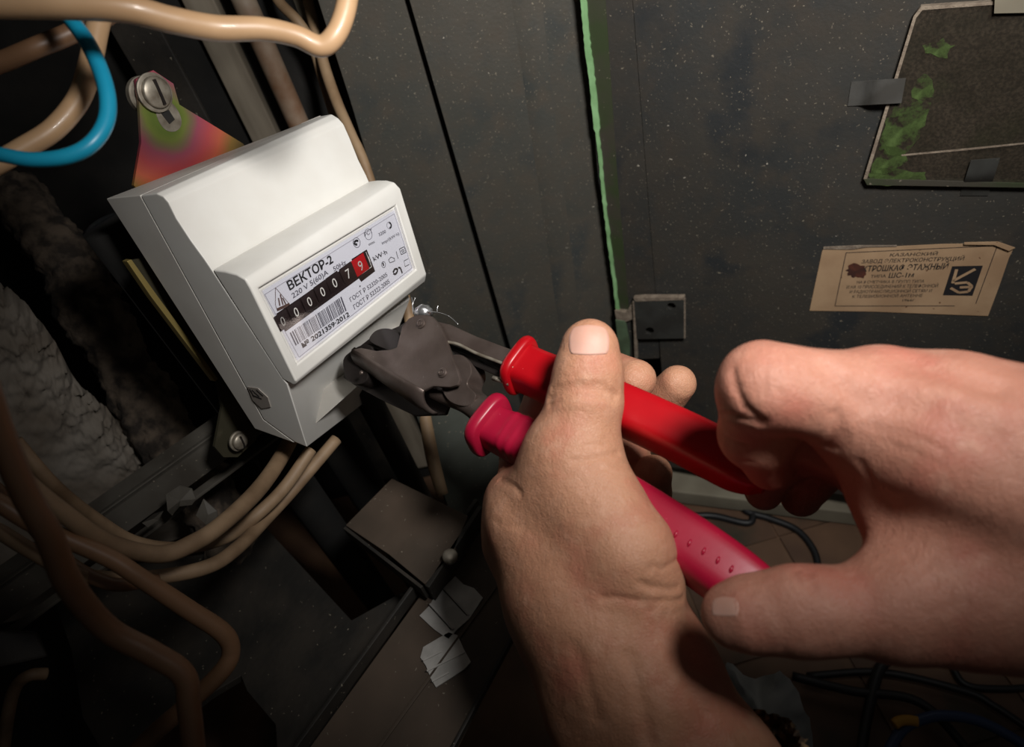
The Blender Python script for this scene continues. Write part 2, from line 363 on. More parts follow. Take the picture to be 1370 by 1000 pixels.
# ------------------------------------------------------------------ the setting
door_h = unit(np.array([-1860, -320, 900.])); door_h = unit(door_h - door_h.dot(NAD) * NAD)
DOOR = Plane(P(848, 430, .55), np.cross(door_h, NAD))
def frame_of(pl):
    dn = unit(NAD - NAD.dot(pl.n) * pl.n); return dn
def slabquad(name, q, pl, th, m, **k):
    return prism(name, q, pl, th, m, bevel=k.pop('bevel', 0), **k)
def down_to(u, v, v2):           # picture x of the plumb line through (u, v) at height v2
    return u + (960 - u) * (v2 - v) / (1430 - v)
# floor
def hplane(depth_down): return Plane(NAD * depth_down, NAD)
FL = hplane(CAMH)
fl_c = NAD * CAMH; e1 = YW; e2 = XW
def boxworld(name, x0, x1, y0, y1, z0, z1, m):
    V = [XW * x + YW * y + UP * (z - CAMH) for x in (x0, x1) for y in (y0, y1) for z in (z0, z1)]
    o = mesh(name, V, [[0, 1, 3, 2], [4, 6, 7, 5], [0, 4, 5, 1], [2, 3, 7, 6], [0, 2, 6, 4], [1, 5, 7, 3]], m)
    return tag(o, kind='structure')
boxworld('floor', -1.6, 1.6, -.8, 1.9, -.02, 0, m_tile)
# tiles of the floor that show at the lower right
tile = None
TILED = [P(1250, 760, 1) * 0]
def tile_at(x, y, s):
    dz = random.uniform(.0015, .003)
    V = [XW * (x + a * s) + YW * (y + b * s) + UP * (h - CAMH) for a, b in ((0, 0), (1, 0), (1, 1), (0, 1)) for h in (0, dz)]
    return V, [[0, 2, 4, 6], [1, 7, 5, 3], [0, 1, 3, 2], [2, 3, 5, 4], [4, 5, 7, 6], [6, 7, 1, 0]]
floor_o = bpy.data.objects['floor']
for i in range(6):
    for j in range(6):
        V, Fc = tile_at(.0 + i * .1, .12 + j * .1, .098)
        mesh('floor_tile', V, Fc, m_tile, floor_o)
# door with folded edge
d_bot = 640
dq = [(846, -260), (846, 0), (down_to(846, 0, 615), 625), (1160, 668), (1800, 760), (1800, -260)]
o = prism('door_1', dq, DOOR, .004, m_door); tag(o, kind='structure'); door = o
# green painted frame edge beside the door
DE = vplane(DOOR.hit(848, 430), P(800, 430, .575))
o = prism('trim_1', [(755, -120), (860, -120), (862, 0), (868, 200), (882, 480), (842, 482), (800, 240), (780, 0)],
          DOOR, .006, m_door, off=-.0008); tag(o, kind='structure'); trim = o
prism('painted_band', [(768, -120), (800, -120), (810, 0), (826, 240), (842, 420), (826, 422), (802, 240), (781, 0)], DOOR, .001, m_darkgreen, trim, off=-.0003, bevel=0)
rnd = random.Random(3)
edge = []; 
gx = [(-140, 766), (0, 780), (65, 786), (110, 792), (150, 796), (200, 801), (260, 807), (320, 814), (365, 820), (428, 828)]
for k in range(90):
    v = -60 + k * 5.4; edge.append((float(np.interp(v, *zip(*gx))) + rnd.uniform(-.4, .4), v))
left = [(u - (3.8 if v < 175 else 2.0) + rnd.uniform(-.4, .4), v) for u, v in edge]; right = [(u + (3.8 if v < 175 else 2.2) + rnd.uniform(-.6, .8), v) for u, v in edge]
prism('paint_edge', left + right[::-1], DOOR, .004, m_green, trim, off=.001, bevel=0)
prism('paint_flake', [(823, 428), (836, 430), (842, 460), (842, 478), (830, 478), (826, 455)], DOOR, .003, m_green2, trim, off=.0035)
prism('dust_ledge', [(822, 416), (838, 418), (848, 400), (852, 402), (846, 428), (836, 432), (824, 428)], DOOR, .005, m_dustline, trim, off=.003)
# inner panel of the cabinet: two sheets, the right one with a folded edge
PA = P(470, 200, .455); PB = P(800, 430, .575)
PAN = vplane(PA, PB)
o = prism('wall_right', [(735, -260), (790, 0), (850, 640), (690, 760), (716, 560), (688, 484), (547.5, 0), (472, -260)], PAN, .004, m_panel, bevel=.0006)
tag(o, kind='structure'); wr = o
o = prism('wall_right_inner', [(541, 0), (680, 480), (702, 560), (690, 760), (600, 640), (556, 430), (470, 140), (425, 0), (340, -260), (466, -260)], PAN, .004, m_panel, off=-.004)
o.name = 'wall_side'; tag(o, kind='structure')
# folded flange running up the sheet (rounded profile)
def flange(name, a, b, wid, bulge, m, pl, parent):
    A = pl.hit(*a); B = pl.hit(*b); t = unit(B - A); s = np.cross(t, pl.n)
    V = []; Fc = []; n = 10
    for i, c in enumerate((A, B)):
        for k in range(n + 1):
            x = k / n; h = bulge * math.sin(x * math.pi) ** .8
            V.append(c + s * wid * (x - .5) + pl.n * h)
    for k in range(n): Fc.append([k, k + 1, n + 2 + k, n + 1 + k])
    return mesh(name, V, Fc, m, parent, smooth=True)
flange('folded_rib', (690, -150), (786, 600), .022, .0014, m_panel, PAN, wr)
prism('edge_strip', [(703, -150), (764, -150), (781, 0), (802, 200), (832, 480), (840, 560), (797, 562), (782, 480), (722, 0)], PAN, .0012, m_panel, wr, off=.0009, bevel=.0005)
# back wall (shade of the recess put into its near-black colour), left plaster wall
BK = vplane(P(0, 300, .52), P(500, 300, .56))
def wallslab(name, pl, c, w0, w1, h0, h1, th, m):
    side = unit(np.cross(pl.n, NAD)); side = side if side[0] > 0 else -side; V = []
    for t in (0, th):
        for a, b in ((w0, h0), (w1, h0), (w1, h1), (w0, h1)): V.append(c + side * a + UP * b - pl.n * t)
    return tag(mesh(name, V, [[0, 1, 2, 3], [7, 6, 5, 4], [0, 4, 5, 1], [1, 5, 6, 2], [2, 6, 7, 3], [3, 7, 4, 0]], m), kind='structure')
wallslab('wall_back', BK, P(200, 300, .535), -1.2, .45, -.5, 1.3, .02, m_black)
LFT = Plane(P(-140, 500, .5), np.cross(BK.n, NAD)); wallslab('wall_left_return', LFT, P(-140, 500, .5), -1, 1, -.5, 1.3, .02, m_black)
bpy.data.objects['wall_left_return'].name = 'wall_far_left'
prism('gap_shade_strip', [(500, -260), (560, 0), (700, 480), (720, 560), (660, 560), (640, 480), (520, 0), (440, -260)], PAN, .004, m_black, wr, off=-.012, bevel=0)  # black strip added behind the sheets to keep their gap dark
LW = vplane(P(0, 600, .40), P(200, 600, .46))
def rough_patch(name, top, bot, pl, nu, nv, amp, scale, m, parent=None, edge_amp=0):
    """grid between two picture polylines, pushed in and out along the normal"""
    def along(pts, t):
        x = t * (len(pts) - 1); i = min(int(x), len(pts) - 2); f_ = x - i
        return np.array(pts[i], float) * (1 - f_) + np.array(pts[i + 1], float) * f_
    V = []; Fc = []
    for i in range(nu + 1):
        a = along(top, i / nu); b = along(bot, i / nu)
        for j in range(nv + 1):
            t = j / nv; q = a * (1 - t) + b * t; p = pl.hit(*q)
            h = noise.fractal(Vector(p * scale), .9, 2.1, 5) * amp
            if edge_amp: h += (noise.fractal(Vector(p * scale * 2.6), .7, 2.2, 4)) * edge_amp * math.exp(-t * 6)- edge_amp * 1.2 * math.exp(-t * 14)
            V.append(p + pl.n * h)
    for i in range(nu):
        for j in range(nv): k = i * (nv + 1) + j; Fc.append([k, k + 1, k + nv + 2, k + nv + 1])
    return mesh(name, V, Fc, m, parent, smooth=True)
o = rough_patch('wall_left', [(-120, 270), (-30, 352), (0, 385), (45, 425), (80, 470), (105, 520), (150, 560), (185, 605), (232, 650), (262, 690)],
                [(-300, 640), (-150, 760), (-60, 820), (-20, 840), (20, 830), (60, 815), (90, 800), (130, 780), (180, 745), (262, 712)],
                LW, 170, 110, .0009, 45, m_conc, edge_amp=.011)
tag(o, kind='structure')
# plaster lip seen beneath the jaw, right of the pipes
o = prism('wall_lower', [(545, 520), (650, 560), (720, 640), (700, 760), (640, 720), (600, 680), (578, 620)], vplane(P(560, 600, .44), P(680, 620, .50)), .004, m_panel2)
tag(o, kind='structure')

# mortar-crusted pipe
S = cm_spline([list(P(u, v, d)) + [r * d / F] for u, v, d, r in [(10, 250, .45, 30), (75, 330, .45, 33), (120, 410, .455, 38), (160, 480, .46, 36), (205, 560, .465, 37), (262, 640, .47, 36), (330, 760, .48, 36)]], 22)
V, Fc = tube_geo([s[:3] for s in S], [s[3] for s in S], 40)
c0 = [s[:3] for s in S]
V2 = []
for i, v in enumerate(V):
    c = c0[i // 40] if i // 40 < len(c0) else c0[-1]
    d = unit(v - c); V2.append(v + d * (noise.fractal(Vector(v * 120), .8, 2.1, 5) * .0035 + noise.noise(Vector(v * 40)) * .003))
tag(mesh('crusted_pipe', V2, Fc, m_lump, smooth=True), 'rough mortar-crusted pipe running down between plaster wall and meter', 'pipe')
# vertical battens, conduits and cables behind the meter
def plumb(u, v, d, v2):          # point straight below/above P(u,v,d) that shows at height v2
    p = P(u, v, d); r = lambda t: p + NAD * t; a, b = -1.2, 1.2
    for _ in range(60):
        c = (a + b) / 2; q = r(c)
        vv = q[1] / q[2] * F + CY if q[2] > .02 else -1e6
        if vv < v2: a = c
        else: b = c
    return r(c)
def vbox(name, u, v, d, va, vb, w, t, m, label, cat, group=None, off=0):
    A = plumb(u, v, d, va); B = plumb(u, v, d, vb); side = unit(np.cross(NAD, np.cross(PAN.n, NAD)) * 0 + np.cross(PAN.n, NAD))
    nn = PAN.n; V = []
    for c in (A, B):
        for a, b in ((-1, -1), (1, -1), (1, 1), (-1, 1)): V.append(c + side * a * w / 2 + nn * b * t / 2)
    Fc = [[0, 1, 2, 3], [7, 6, 5, 4], [0, 4, 5, 1], [1, 5, 6, 2], [2, 6, 7, 3], [3, 7, 4, 0]]
    return tag(mesh(name, V, Fc, m, bevel=.0015), label, cat, group)
def vtube(name, u, v, d, va, vb, rpx, m, label, cat, group=None):
    A = plumb(u, v, d, va); B = plumb(u, v, d, vb); r = rpx * d / F
    C = [A + (B - A) * k / 6 for k in range(7)]; V, Fc = tube_geo(C, [r] * 7, 20)
    return tag(mesh(name, V, Fc, m, smooth=True), label, cat, group)
vbox('wooden_batten', 322, 110, .47, -200, 620, .020, .012, m_wood, 'weathered grey wooden batten rising behind the top of the meter', 'batten')
vtube('conduit_pipe', 366, 90, .45, -200, 640, 15, m_rust, 'pale rust-stained conduit rising behind the right end of the meter', 'pipe')
vbox('insulation_board', 412, 90, .475, -200, 500, .030, .006, m_card, 'pale grey board strip standing between conduit and thin tan cable', 'board')
vbox('metal_strip', 222, 110, .44, -200, 640, .030, .004, m_dark, 'dark sheet-metal strip that carries the slotted mounting plate', 'strip')
vtube('riser_pipe', 92, 60, .48, -300, 1500, 22, m_black, 'black riser pipe at far left behind the cable loops', 'pipe')
vtube('riser_pipe', 262, 90, .50, -300, 1500, 14, m_black, 'thin black riser pipe between wooden batten and metal strip', 'pipe')
vtube('riser_pipe', 470, 620, .48, 300, 1600, 26, m_black, 'thick black riser pipe below the right end of the meter', 'pipe')
vtube('riser_pipe', 405, 660, .47, 300, 1600, 24, m_black, 'thick black riser pipe below the middle of the meter', 'pipe')
vtube('riser_pipe', 528, 600, .47, 300, 1200, 16, m_dark, 'slim dark riser pipe just under the plier jaw', 'pipe')
cable('thin_cable', [(400, -60, .45, 7), (412, 0, .44, 7), (424, 50, .43, 7), (436, 95, .43, 7.5), (452, 140, .425, 7.5), (470, 180, .42, 7), (492, 232, .42, 7), (540, 390, .43, 7), (562, 520, .43, 8), (578, 610, .43, 9), (592, 662, .43, 8)],
      m_thin, label='thin tan cable running down behind the right edge of the meter', group=None)
cable('thin_cable', [(355, -40, .42, 7), (372, 0, .42, 7), (398, 28, .42, 7), (418, 60, .43, 7), (432, 105, .445, 7), (446, 150, .45, 7), (462, 200, .45, 7), (480, 260, .45, 7)], m_thin,
      label='short grimy thin cable crossing behind the thick tan cable bend')
CLP = vplane(P(440, 20, .40), P(520, 20, .42))
prism('wall_clamp', [(448, -30), (500, -20), (506, 12), (500, 36), (472, 24), (455, 10)], CLP, .006, m_clip)
tag(bpy.data.objects['wall_clamp'], 'small dark metal clamp on the sheet at the top beside the cable bend', 'clamp')

# ------------------------------------------------------------------ lower frame, sill and shelf
SILL = hplane(.335)
o = prism('trim_sill', [(400, 1020), (560, 800), (640, 690), (700, 640), (735, 700), (692, 834), (602, 1010), (590, 1040), (390, 1040)], SILL, .006, m_sill)
o.name = 'trim_2'; tag(o, kind='structure'); sill = o
SV = plane3(SILL.hit(409, 997), SILL.hit(563, 777), SILL.hit(563, 777) + UP * .02)
def wall_from(pl, a, b, h, th, name, m, parent=None, **k):
    A = pl.hit(*a); B = pl.hit(*b); s = unit(np.cross(B - A, UP)) * th
    V = [A, B, B + UP * h, A + UP * h]; V += [v + s for v in V]
    return mesh(name, V, [[0, 1, 2, 3], [7, 6, 5, 4], [0, 4, 5, 1], [1, 5, 6, 2], [2, 6, 7, 3], [3, 7, 4, 0]], m, parent, **k)
wall_from(SILL, (392, 1020), (640, 678), .009, .0025, 'sill_lip', m_dark, sill, bevel=.0006)
wall_from(SILL, (498, 1010), (676, 765), .0012, .002, 'sill_bead', m_sill, sill, bevel=.0004)
wall_from(SILL, (596, 1020), (696, 834), .004, .002, 'sill_outer_lip', m_dark, sill, bevel=.0006)
# dark bottom plate of the niche, jagged
o = prism('trim_plate', [(60, 770), (320, 735), (350, 700), (470, 830), (560, 780), (400, 1030), (372, 1030), (368, 970), (330, 925), (322, 905), (280, 930), (150, 1030), (110, 960), (95, 870)],
          hplane(.365), .006, m_dark); o.name = 'trim_3'; tag(o, kind='structure')
# corner bracket with a bolt
br = empty('corner_bracket', P(560, 720, .40), 'dusty brown-grey steel corner bracket bolted above the sill beside the pipes', 'bracket')
BT = hplane(.318)
prism('top_plate', [(462, 703), (524, 640), (626, 690), (606, 742), (568, 782), (520, 742)], BT, .003, m_sill, br)
wall_from(BT, (568, 784), (640, 676), -.014, .003, 'side_plate', m_dark, br, bevel=.0005)
wall_from(BT, (462, 704), (566, 784), -.012, .002, 'side_plate', m_dark, br, bevel=.0005)
c = P(602, 746, BT.hit(602, 746)[2] * .985)
V, Fc = disc_geo(c, unit(np.array([.1, -.5, -.8])), .0042, .003, 20, .001); mesh('bolt', V, Fc, m_steel, br, smooth=True, angle=30)
# crossbar (angle steel) that holds the foot of the mounting plate
AX = unit(np.array([1593., -1329, 900]))
c0_ = P(300, 590, .385)
def bar(name, a, la, lb, prof, m, parent=None, ax=AX, **k):
    s = unit(NAD - NAD.dot(ax) * ax); n = np.cross(ax, s); n = n if n[2] < 0 else -n; V = []
    for L_ in (la, lb):
        for x, y in prof: V.append(a + ax * L_ + s * x + n * y)
    q = len(prof); Fc = [list(range(q)), list(range(2 * q - 1, q - 1, -1))] + [[i, i + q, (i + 1) % q + q, (i + 1) % q] for i in range(q)]
    return mesh(name, V, Fc, m, parent, **k)
cb = empty('crossbar', c0_, 'long grimy angle-steel crossbar slanting under the lower screw of the meter', 'bar')
bar('web', c0_, -.26, .03, [(-.008, 0), (.012, 0), (.012, -.003), (-.008, -.003)], m_bar, cb, bevel=.0006)
bar('flange', c0_ , -.26, .03, [(-.008, 0), (-.008, -.014), (-.005, -.014), (-.005, 0)], m_bar, cb, bevel=.0005)
bar('lower_rail', c0_ + NAD * .022, -.15, .05, [(-.001, 0), (.001, 0), (.001, -.006), (-.001, -.006)], m_bar, cb, bevel=.0004)
# torn sheet-metal tangle on the crossbar
TP = Plane(P(240, 670, .36), P(240, 670, .36))
for i, (pts, lab) in enumerate((
    ([(190, 700), (205, 688), (218, 684), (212, 696), (198, 706)], 'leaf-shaped torn metal scrap, lowest of those on the crossbar'),
    ([(222, 662), (240, 650), (256, 654), (262, 668), (256, 676), (240, 678), (230, 690), (224, 684)], 'curled torn metal scrap with a hole on the crossbar'),
    ([(262, 690), (272, 668), (290, 684), (292, 702), (275, 702)], 'torn flat metal scrap beside the curled scrap'))):
    n = len(pts); ctr = np.mean(pts, 0); V = []; 
    for k, (u, v) in enumerate(pts): V.append(TP.hit(u, v, .004 * math.sin(k * 1.7 + i)))
    V.append(TP.hit(*ctr, -.002)); top = list(V); V += [p + np.array([0, 0, .0008]) for p in top]
    Fc = [[k, (k + 1) % n, n] for k in range(n)] + [[n + 1 + (k + 1) % n, n + 1 + k, 2 * n + 1] for k in range(n)] + [[k, (k + 1) % n, n + 1 + (k + 1) % n, n + 1 + k] for k in range(n)]
    tag(mesh('metal_scrap', V, Fc, m_bar, smooth=False), lab, 'scrap')
# hooked rod and block at the lower left corner
tag(prism('junction_block', [(-30, 842), (50, 845), (66, 880), (30, 888), (-30, 900)], Plane(P(20, 860, .33), P(20, 860, .33)), .02, m_dark, bevel=.002),
    'dusty dark metal block at the lower left corner below the crossbar', 'block')
cable('hooked_rod', [(2, 1020, .33, 8), (12, 950, .33, 8), (22, 918, .33, 8), (40, 904, .33, 8), (62, 902, .335, 8)], m_grime, label='short hooked grimy rod in the lower left corner', cat='rod')

# seal strips lying on the sill
def strip(name, corners, ridges, label, cutouts=None):
    top = SILL.hit(*corners[0]); h = .0012
    root_pl = hplane(.335 - .0012)
    o = prism(name, corners, root_pl, .0009, m_foil, bevel=.0002)
    tag(o, label, 'metal strip', 'ridged metal strips on the sill')
    for a, b in ridges:
        V, Fc = seg_geo(root_pl, a, b, 2.2, .0007, .0008); mesh('ridge', V, Fc, m_foil, o)
        V, Fc = seg_geo(root_pl, (a[0] - 2.2, a[1] + 1.2), (b[0] - 2.2, b[1] + 1.2), 1.2, .0001, .00012); mesh('dark_stroke', V, Fc, m_jawdark, o)  # dark flat stroke laid beside each ridge
strip('ridged_metal_strip', [(561, 824), (575, 810), (580, 800), (594, 786), (609, 771), (620, 782), (634, 787), (646, 800), (628, 828), (612, 842), (600, 856), (580, 842)],
      [((575, 808), (606, 842)), ((594, 787), (627, 823))], 'three-ribbed dull metal strip on the sill, farther from the camera')
strip('ridged_metal_strip', [(562, 880), (566, 866), (600, 846), (612, 850), (620, 868), (630, 886), (622, 895), (602, 908), (583, 920), (576, 908), (570, 892)],
      [((571, 898), (622, 872)), ((566, 884), (590, 872)), ((578, 912), (600, 900))], 'bent dull metal strip on the sill, nearer to the camera')

# threshold
o = prism('threshold', [(880, 612), (1180, 652), (1190, 700), (1150, 688), (900, 658), (870, 650)], hplane(.575), .02, m_thresh, bevel=.002); o.name = 'trim_4'; tag(o, kind='structure')

# ------------------------------------------------------------------ lower right: things on the floor
def fd(u, v, off=.004):
    return FL.hit(u, v, off)[2]
def fcable(name, pts, r, m, label, off=.006, cat='cable'):
    return cable(name, [(u, v, fd(u, v, off), r) for u, v in pts], m, label=label, cat=cat)
fcable('floor_cable', [(985, 655), (996, 682), (1030, 694), (1064, 708), (1085, 730), (1094, 756), (1090, 800), (1070, 860)], 4.5, m_rubber, 'black cable curving on the floor in the gap between both hands')
fcable('floor_cable', [(900, 694), (950, 690), (1000, 700), (1010, 686), (1030, 660)], 4.5, m_rubber, 'short black cable crossing the floor below the pale threshold')
fcable('floor_cable', [(1080, 905), (1180, 900), (1290, 925), (1330, 945), (1390, 985)], 5, m_rubber, 'black cable sweeping right across the floor under the right hand', .012)
fcable('floor_cable', [(1150, 1020), (1160, 960), (1175, 900), (1190, 880)], 7, m_rubber, 'thick black cable standing toward the camera beside the grey bag', .02)
fcable('floor_cable', [(1270, 880), (1290, 915), (1340, 922), (1400, 918)], 4.5, m_rubber, 'thin black cable branching at the right edge of the floor', .008)
fcable('floor_cable', [(1060, 905), (1140, 925), (1230, 940), (1300, 1010)], 6, m_rubber, 'black cable running between grey bag and blue cable', .02)
fcable('blue_cable', [(1186, 1010), (1206, 978), (1230, 964), (1262, 958), (1312, 966), (1370, 998), (1400, 1030)], 7, m_blue, 'dark blue cable arching over the floor at the lower right', .03)
fcable('cable_tie', [(1196, 970), (1204, 965), (1216, 964), (1228, 966)], 6.5, m_yellow, 'small yellow plastic clip on the end of the blue cable', .036, 'clip')
# crumpled bag
BG = Plane(P(1030, 930, .42), P(1030, 930, .42) + np.array([.1, -.2, .1]))
pts = [(975, 880), (1012, 905), (1045, 890), (1066, 915), (1084, 955), (1092, 1010), (1020, 1020), (960, 930)]
ctr = np.mean(pts, 0); V = []; Fc = []; NR = 9; n = 40
for r_ in range(NR):
    for k in range(n):
        x = k / n * len(pts); i = int(x); f_ = x - i; q = np.array(pts[i]) * (1 - f_) + np.array(pts[(i + 1) % len(pts)]) * f_
        q = ctr + (q - ctr) * (r_ + 1) / NR; p = BG.hit(*q)
        V.append(p + BG.n * (.02 * (1 - (r_ / NR) ** 2) + abs(noise.noise(Vector(p * 70))) * .014))
for r_ in range(NR - 1):
    for k in range(n): Fc.append([r_ * n + k, r_ * n + (k + 1) % n, (r_ + 1) * n + (k + 1) % n, (r_ + 1) * n + k])
Fc.append(list(range(n)))
bag = mesh('plastic_bag', V, Fc, m_bag, smooth=True); tag(bag, 'crumpled grey plastic bag lying behind the left wrist', 'bag')

# ------------------------------------------------------------------ things on the door: glass plate, clips, sticker, hinge plate
GW = empty('inspection_window', DOOR.hit(1270, 120), 'mossy dirty glass plate clipped over the opening at top right', 'window')
o = prism('opening_lining', [(1240, 50), (1380, 38), (1600, 20), (1600, 170), (1380, 190), (1208, 208)], DOOR, .0006, mat('grimy_brown_lining', srgb(52, 44, 38), srgb(40, 33, 28), 300, .35, .65, .7, 0, .5, 400,
          layers=[(srgb(74, 82, 50), 18, .56, .64)]), GW, off=.0008, bevel=0)
prism('glass_plate', [(1232, 10), (1340, 3), (1600, -12), (1600, 262), (1400, 250), (1300, 247), (1160, 247), (1155, 240), (1190, 130), (1222, 22)], DOOR, .003, m_glass, GW, off=.0052, bevel=.0004)
for q, mm in (([(1222, 22), (1232, 9), (1340, 2), (1600, -13), (1600, -9), (1340, 6), (1234, 14), (1226, 24), (1160, 240), (1155, 240)], m_dustline),
              ([(1155, 239), (1400, 246), (1600, 256), (1600, 262), (1400, 252), (1160, 248)], m_darkgreen)):
    prism('glass_edge', q, DOOR, .0034, mm, GW, off=.0056, bevel=.0002)
def algae():
    m = bpy.data.materials.new('algae_film'); m.use_nodes = True; N = m.node_tree.nodes; L = m.node_tree.links; b = N['Principled BSDF']
    b.inputs['Base Color'].default_value = srgb(76, 96, 46); b.inputs['Roughness'].default_value = .8; tc = N.new('ShaderNodeTexCoord')
    n = N.new('ShaderNodeTexNoise'); n.inputs['Scale'].default_value = 110; n.inputs['Detail'].default_value = 7; n.inputs['Roughness'].default_value = .7; L.new(tc.outputs['Object'], n.inputs['Vector'])
    q = N.new('ShaderNodeMapRange'); q.inputs['From Min'].default_value = .44; q.inputs['From Max'].default_value = .68; L.new(n.outputs['Fac'], q.inputs['Value'])
    t = N.new('ShaderNodeBsdfTransparent'); x = N.new('ShaderNodeMixShader'); L.new(q.outputs[0], x.inputs[0]); L.new(t.outputs[0], x.inputs[1]); L.new(b.outputs[0], x.inputs[2])
    L.new(x.outputs[0], N['Material Output'].inputs[0]); return m
mgreen_alg = algae()
for q in ([(1222, 112), (1236, 98), (1250, 108), (1246, 128), (1232, 138), (1222, 130)], [(1194, 140), (1226, 130), (1244, 140), (1236, 166), (1228, 190), (1206, 210), (1184, 206), (1176, 190), (1186, 160)],
          [(1162, 234), (1190, 222), (1238, 232), (1240, 246), (1162, 246)], [(1234, 60), (1262, 52), (1276, 62), (1266, 76), (1244, 74)], [(1176, 196), (1200, 196), (1216, 214), (1190, 232), (1164, 230)]):
    qs = []
    for i in range(len(q)):
        a, b = np.array(q[i], float), np.array(q[(i + 1) % len(q)], float)
        for t in (0, .33, .66): qs.append(tuple(a * (1 - t) + b * t + np.array([rnd.uniform(-3, 3), rnd.uniform(-3, 3)])))
    prism('algae_patch', qs, DOOR, .0002, mgreen_alg, GW, off=.0055, bevel=0)
prism('glass_scratch', [(1206, 207), (1290, 199), (1380, 190), (1380, 192), (1290, 201.5), (1206, 209)], DOOR, .0002, m_dustline, GW, off=.0056, bevel=0)
def clip(q, label, m=m_clip, h=.0085, folds=1):
    """bent sheet clip: tab fixed to the door, stepping up over the glass; q = near edge a,b and far edge c,d"""
    a, b, c, d = [np.array(x, float) for x in q]; V = []; n = 10
    for i in range(n + 1):
        t = i / n; o_ = .0008 + (h - .0008) * (1 / (1 + math.exp(-(t - .35) * 16)))
        V += [DOOR.hit(*(a * (1 - t) + d * t), o_), DOOR.hit(*(b * (1 - t) + c * t), o_)]
    V += [v - DOOR.n * .0007 for v in V]; m2 = 2 * (n + 1); Fc = []
    for i in range(n):
        k = 2 * i; Fc += [[k, k + 1, k + 3, k + 2], [m2 + k, m2 + k + 2, m2 + k + 3, m2 + k + 1], [k, k + 2, m2 + k + 2, m2 + k], [k + 1, m2 + k + 1, m2 + k + 3, k + 3]]
    Fc += [[0, m2, m2 + 1, 1], [2 * n, 2 * n + 1, m2 + 2 * n + 1, m2 + 2 * n]]
    o = mesh('sheet_clip', V, Fc, m, smooth=True, angle=25); o.data.set_sharp_from_angle(angle=.5)
    return tag(o, label, 'clip', 'bent clips that hold the glass plate')
clip([(1134, 142), (1139, 110), (1212, 105), (1206, 138)], 'grey bent metal clip over the left edge of the mossy glass')
clip([(1322, 262), (1284, 262), (1299, 215), (1338, 212)], 'dark bent metal clip over the bottom edge of the mossy glass', m_clipdark)
clip([(1333, -40), (1376, -44), (1376, 17), (1330, 18)], 'pale bent clip over the top edge of the mossy glass', m_thresh)

stk = prism('door_sticker', [(1100, 336), (1102, 333), (1200, 330), (1260, 327), (1335, 326), (1356, 333), (1350, 345), (1338, 380), (1322, 423), (1240, 420), (1165, 417), (1083, 416)], DOOR, .0004, m_paper, off=.0008, bevel=0)
tag(stk, 'aged tan paper maker\'s sticker with Cyrillic lettering and rust stain on the door', 'sticker')
def z4(x, y): return (x / 4.419 + 1060, y / 4.419 + 300)
so = .00095
for s, o_, e_, t_, bo in (
    ('КАЗАНСКИЙ', (575, 192), (855, 184), (582, 174), .01), ('ЗАВОД ЭЛЕКТРОКОНСТРУКЦИЙ', (408, 233), (1012, 214), (414, 212), .01),
    ('ЭЛЕКТРОШКАФ ЭТАЖНЫЙ', (328, 284), (915, 266), (336, 252), .02), ('ТИПА', (462, 318), (552, 315), (466, 302), .01), ('ШС-1м', (568, 318), (715, 314), (576, 290), .015),
    ('НА 8 СЧЕТЧИКА В ГРУПП ТИПА', (380, 352), (778, 346), (384, 336), .005), ('И НА 10 ПРИСОЕДИНЕНИЙ К ТЕЛЕФОННОЙ', (320, 382), (858, 374), (324, 364), .005),
    ('И РАДИОТРАНСЛЯЦИОННОЙ СЕТЯМ И', (338, 409), (822, 403), (342, 392), .005), ('К ТЕЛЕВИЗИОННОЙ АНТЕННЕ', (354, 437), (768, 431), (358, 420), .005),
    ('1966г', (650, 458), (722, 456), (653, 444), .005)):
    text('lettering', s, DOOR, z4(*o_), z4(*e_), z4(*t_), m_ink, stk, so, bo)
V, Fc = join([seg_geo(DOOR, z4(*a), z4(*b), .9, so) for a, b in (((318, 170), (1212, 128)), ((318, 170), (252, 485)), ((252, 485), (960, 484)), ((1212, 128), (1085, 470)))])
mesh('border_line', V, Fc, m_ink, stk)
V, Fc = quad_geo(DOOR, [z4(*q) for q in ((945, 250), (1127, 246), (1065, 424), (890, 421))], so); em = mesh('emblem', V, Fc, m_ink, stk)
st = [((972, 268), (948, 350)), ((948, 338), (1082, 266)), ((960, 352), (1035, 345)), ((1035, 345), (1062, 368)), ((1062, 368), (1040, 400)), ((1040, 400), (985, 406)), ((985, 406), (936, 378)), ((990, 375), (1055, 372))]
V, Fc = join([seg_geo(DOOR, z4(*a), z4(*b), 3.6, so + .00012) for a, b in st]); mesh('emblem_mark', V, Fc, m_paper, em)
sp = []
for k in range(28):
    a = 2 * math.pi * k / 28; r_ = 9.5 + rnd.uniform(-2, 2) + (3 if 0 < a < 1 else 0); sp.append((1145 + r_ * 1.25 * math.cos(a), 362 + r_ * math.sin(a)))
prism('rust_stain', sp, DOOR, .0001, m_stain, stk, off=so + .0002, bevel=0)
prism('dust_line', [(1101, 333.5), (1140, 334), (1160, 331), (1200, 330), (1200, 329), (1150, 329), (1102, 331)], DOOR, .0008, m_dustline, stk, off=.0016, bevel=0)
prism('curled_corner', [(1290, 325), (1335, 324), (1358, 332), (1350, 336), (1330, 328), (1290, 327.5)], DOOR, .0006, m_paper, stk, off=.003, bevel=0)

